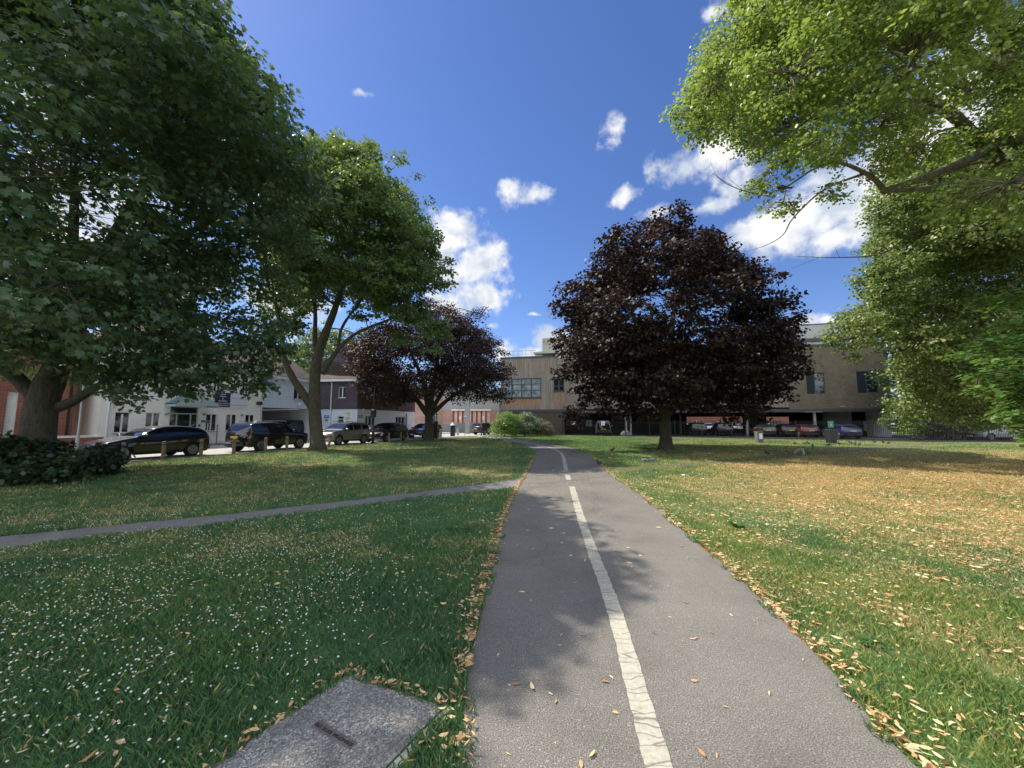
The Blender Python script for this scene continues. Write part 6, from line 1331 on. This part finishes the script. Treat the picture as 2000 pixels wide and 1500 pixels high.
def blades(n, ymin, ymax, power, hbase, wbase):
    x, y = scatter(n, ymin, ymax, power); m = len(x); dry = dryness(x, y)
    clump = vnoise(x,y,4.5,3); h = hbase*(.45+.9*clump)*(1-.45*dry)*rng.uniform(.6,1.3,m); w = wbase*(1+y*.16)*rng.uniform(.7,1.3,m); h = h*(1+y*.015)
    an = rng.random(m)*6.283; lean = rng.uniform(.1,.9,m)*h; la = rng.random(m)*6.283
    V = np.zeros((m,4,3)); V[:,0] = np.stack([x-np.cos(an)*w, y-np.sin(an)*w, 0*x],1); V[:,1] = np.stack([x+np.cos(an)*w, y+np.sin(an)*w, 0*x],1)
    mx_, my_ = x+np.cos(la)*lean*.35, y+np.sin(la)*lean*.35
    V[:,2] = np.stack([mx_+np.cos(an)*w*.7, my_+np.sin(an)*w*.7, h*.6],1); V[:,3] = np.stack([x+np.cos(la)*lean, y+np.sin(la)*lean, h],1)
    rnd = np.where(rng.random(m) < dry*.75+.03, rng.uniform(.6,1,m), np.clip(np.where(x > np.interp(y, [p.y for p in pr], [p.x for p in pr]), rng.uniform(.25,.6,m), rng.uniform(0,.42,m))*(.55+.9*vnoise(x,y,1.2,4)), 0, .62))
    return V.reshape(-1,3), rnd
Va, ra_ = blades(400000, .35, 6, .5, .049, .0021); Vb, rb_ = blades(310000, 6, 24, 1.5, .052, .0022); Vc, rc_ = blades(110000, 24, 50, 1.2, .05, .0024)
o = np_mesh('grass', np.concatenate([Va,Vb,Vc]), 4, M['grass'], None, np.concatenate([ra_,rb_,rc_])); tag(o, 'short mown grass, lush on the left and straw coloured on the right', 'grass', kind='stuff')
def bract_mat():
    t = NT('fallen_bracts'); a = t.n('ShaderNodeAttribute', attribute_name='rnd')
    c = t.ramp(a.outputs['Fac'], [(0,(.20,.085,.045)),(.15,(.42,.19,.09)),(.35,(.66,.36,.17)),(.6,(.78,.54,.28)),(.85,(.85,.72,.44)),(1,(.62,.64,.36))]); t.base(c); t.rough(.7,.25)
    tr = t.n('ShaderNodeBsdfTranslucent'); t.L.new(c, tr.inputs[0]); ms = t.n('ShaderNodeMixShader'); ms.inputs[0].default_value = .25
    t.L.new(t.b.outputs[0], ms.inputs[1]); t.L.new(tr.outputs[0], ms.inputs[2]); t.L.new(ms.outputs[0], t.out.inputs[0]); return t.m
M['bract'] = bract_mat()
def bracts(x, y, z, size, rnd):
    m = len(x); s = size*np.clip(rng.lognormal(-.12,.38,m),.25,1.9); T = np.array([(0,-.5,0),(.13,-.22,.03),(.14,.15,.09),(0,.5,.02),(-.14,.15,.05),(-.12,-.22,.0)])
    an = rng.random(m)*6.283; tl = rng.normal(0,.35,m); cu = rng.normal(0,.8,m)
    lx = T[None,:,0]*s[:,None]*rng.uniform(.6,1.35,m)[:,None]; ly = T[None,:,1]*s[:,None]; lz = (T[None,:,2]*cu[:,None] + T[None,:,1]**2*cu[:,None]*.6)*s[:,None]
    zt = lz+lx*np.sin(tl)[:,None]; X_ = x[:,None]+lx*np.cos(an)[:,None]-ly*np.sin(an)[:,None]; Y_ = y[:,None]+lx*np.sin(an)[:,None]+ly*np.cos(an)[:,None]
    Z_ = z[:,None]+zt-zt.min(1)[:,None]
    return np.stack([X_,Y_,Z_],2).reshape(-1,3), rnd
xs, ys, rs, ss = [], [], [], []
x, y = scatter(250000, .6, 24, .8); edge = np.interp(y, [p.y for p in pr], [p.x for p in pr]); edl = np.interp(y, [p.y for p in pl], [p.x for p in pl])
right = x > edge; dr = dryness(x, y)
prob = np.where(right, .18 + 1.5*dr**1.0*np.clip((y-1)/7,.3,1) + .7*np.exp(-(x-edge)/.16), np.where(x > edl-6, .12*(vnoise(x,y,1.1,6) > .3)*(y < 7) + .02 + 1.2*np.exp(-(edl-x)/.10)*(y < 7.5), .03))
prob = prob*np.clip(vnoise(x,y,2.3,21)*1.3+vnoise(x,y,7,22)*.9-.35, .2, 1.7); k = rng.random(len(x)) < prob; xs.append(x[k]); ys.append(y[k]); n1 = k.sum(); rs.append(np.clip(rng.normal(.58,.27,n1),0,1) - .25*(dr[k])*right[k]*rng.random(n1))
# thicker drifts at the path edges and round the manhole
e1 = rng.integers(20,70,2600); px_ = np.array([pl[i].x for i in e1]); py_ = np.array([pl[i].y for i in e1]); o_ = np.abs(rng.normal(0,.055,2600)); xs.append(px_-o_+.012*0); ys.append(py_+rng.normal(0,.05,2600)); rs.append(np.clip(rng.normal(.42,.2,2600),0,1))
e1 = rng.integers(18,80,1500); px_ = np.array([pr[i].x for i in e1]); py_ = np.array([pr[i].y for i in e1]); xs.append(px_+np.abs(rng.normal(0,.07,1500))); ys.append(py_+rng.normal(0,.06,1500)); rs.append(np.clip(rng.normal(.5,.2,1500),0,1))
s_ = rng.random(130); pa_ = np.where(rng.random(130)[:,None] < .5, np.array([A.x,A.y])+s_[:,None]*np.array([ex.x,ex.y]), np.array([A.x,A.y])+s_[:,None]*np.array([ey.x,ey.y])); xs.append(pa_[:,0]+rng.normal(0,.018,130)); ys.append(pa_[:,1]+rng.normal(0,.018,130)+.015); rs.append(rng.uniform(.2,.8,130))
# a few on the path
x2 = rng.uniform(-.3,3,300); y2 = 1.9+14*rng.random(300)**1.3; kk = in_poly(x2,y2,pathp); x2, y2 = x2[kk], y2[kk]
X = np.concatenate(xs); Yv = np.concatenate(ys); Rn = np.concatenate(rs); zg = rng.uniform(.018,.045,len(X))
Vx, _ = bracts(X, Yv, zg, .042, Rn); Vp, _ = bracts(x2, y2, np.full(len(x2),.0135), .045, None)
o = np_mesh('fallen_leaves', np.concatenate([Vx,Vp]), 6, M['bract'], None, np.concatenate([np.clip(Rn,0,1), rng.uniform(.2,1,len(x2))])); tag(o, 'straw coloured fallen lime bracts strewn over grass and path edges', 'fallen leaves', kind='stuff')
# clover heads in the left lawn
x, y = scatter(48000, .6, 11, 1.0); edl = np.interp(y, [p.y for p in pl], [p.x for p in pl]); dl = edl-x
cp_ = np.clip((vnoise(x,y,.9,8)*.6+vnoise(x,y,3.1,9)*.5-.42)*4,0,1.3)*np.clip(dl/1.3-.25,0,1)*np.clip(1.25-(y/7.5)**2*.8,.05,1)*(y < 9)
k = (x < edl) & (rng.random(len(x)) < cp_*.42); x, y = x[k], y[k]; m = len(x)
oct_ = []
T = []
for (z, r) in ((-.5,.45),(.1,1.0),(.7,.6)): T.append([(r*math.cos(a*math.pi/3+z), r*math.sin(a*math.pi/3+z), z) for a in range(6)])
q = []
for i in range(2):
    for a in range(6): q.append([T[i][a], T[i][(a+1)%6], T[i+1][(a+1)%6], T[i+1][a]])
for a in (0,3): q.append([T[2][a], T[2][a+1], T[2][a+2], T[2][(a+3)%6]])
q = np.array(q); s = rng.uniform(.0045,.0078,m); zc = rng.uniform(.045,.075,m)
V = (q[None]*s[:,None,None,None] + np.stack([x,y,zc],1)[:,None,None,:]).reshape(-1,3)
M['clover'] = plain('clover_white', (.72,.74,.66), .7, var=.15, scale=40)
o = np_mesh('clover_flowers', V, 4, M['clover']); tag(o, 'white clover heads dotted through the shaded left lawn', 'flowers', kind='stuff')
# broad leaved weeds
M['weed'] = leaf_mat('weed_leaves', [(0,(.04,.11,.03)),(1,(.10,.20,.05))], (.2,.35,.05), .25)
for i, (px, py, s, lb) in enumerate(((1440,1032,.09,'broad leaved weed rosette on the dry grass right of the path'),(725,1303,.05,'small dandelion rosette in the left lawn above the manhole'),(1700,1260,.06,'tuft of green weed in the right foreground grass'))):
    P = gnd(px, py); n = 26; d = norm(np.c_[rng.normal(0,1,(n,2)), np.full(n,.35)]); t = thing('weed', lb, 'weed', P); leaves('leaf_rosette', d*rng.uniform(.2,1,(n,1))*s*.9+np.array([0,0,.03]), d, s*1.1, 'long' if i else 'lime', M['weed'], t, up=1, out=-.2, rnd_=.25, droop=.1)
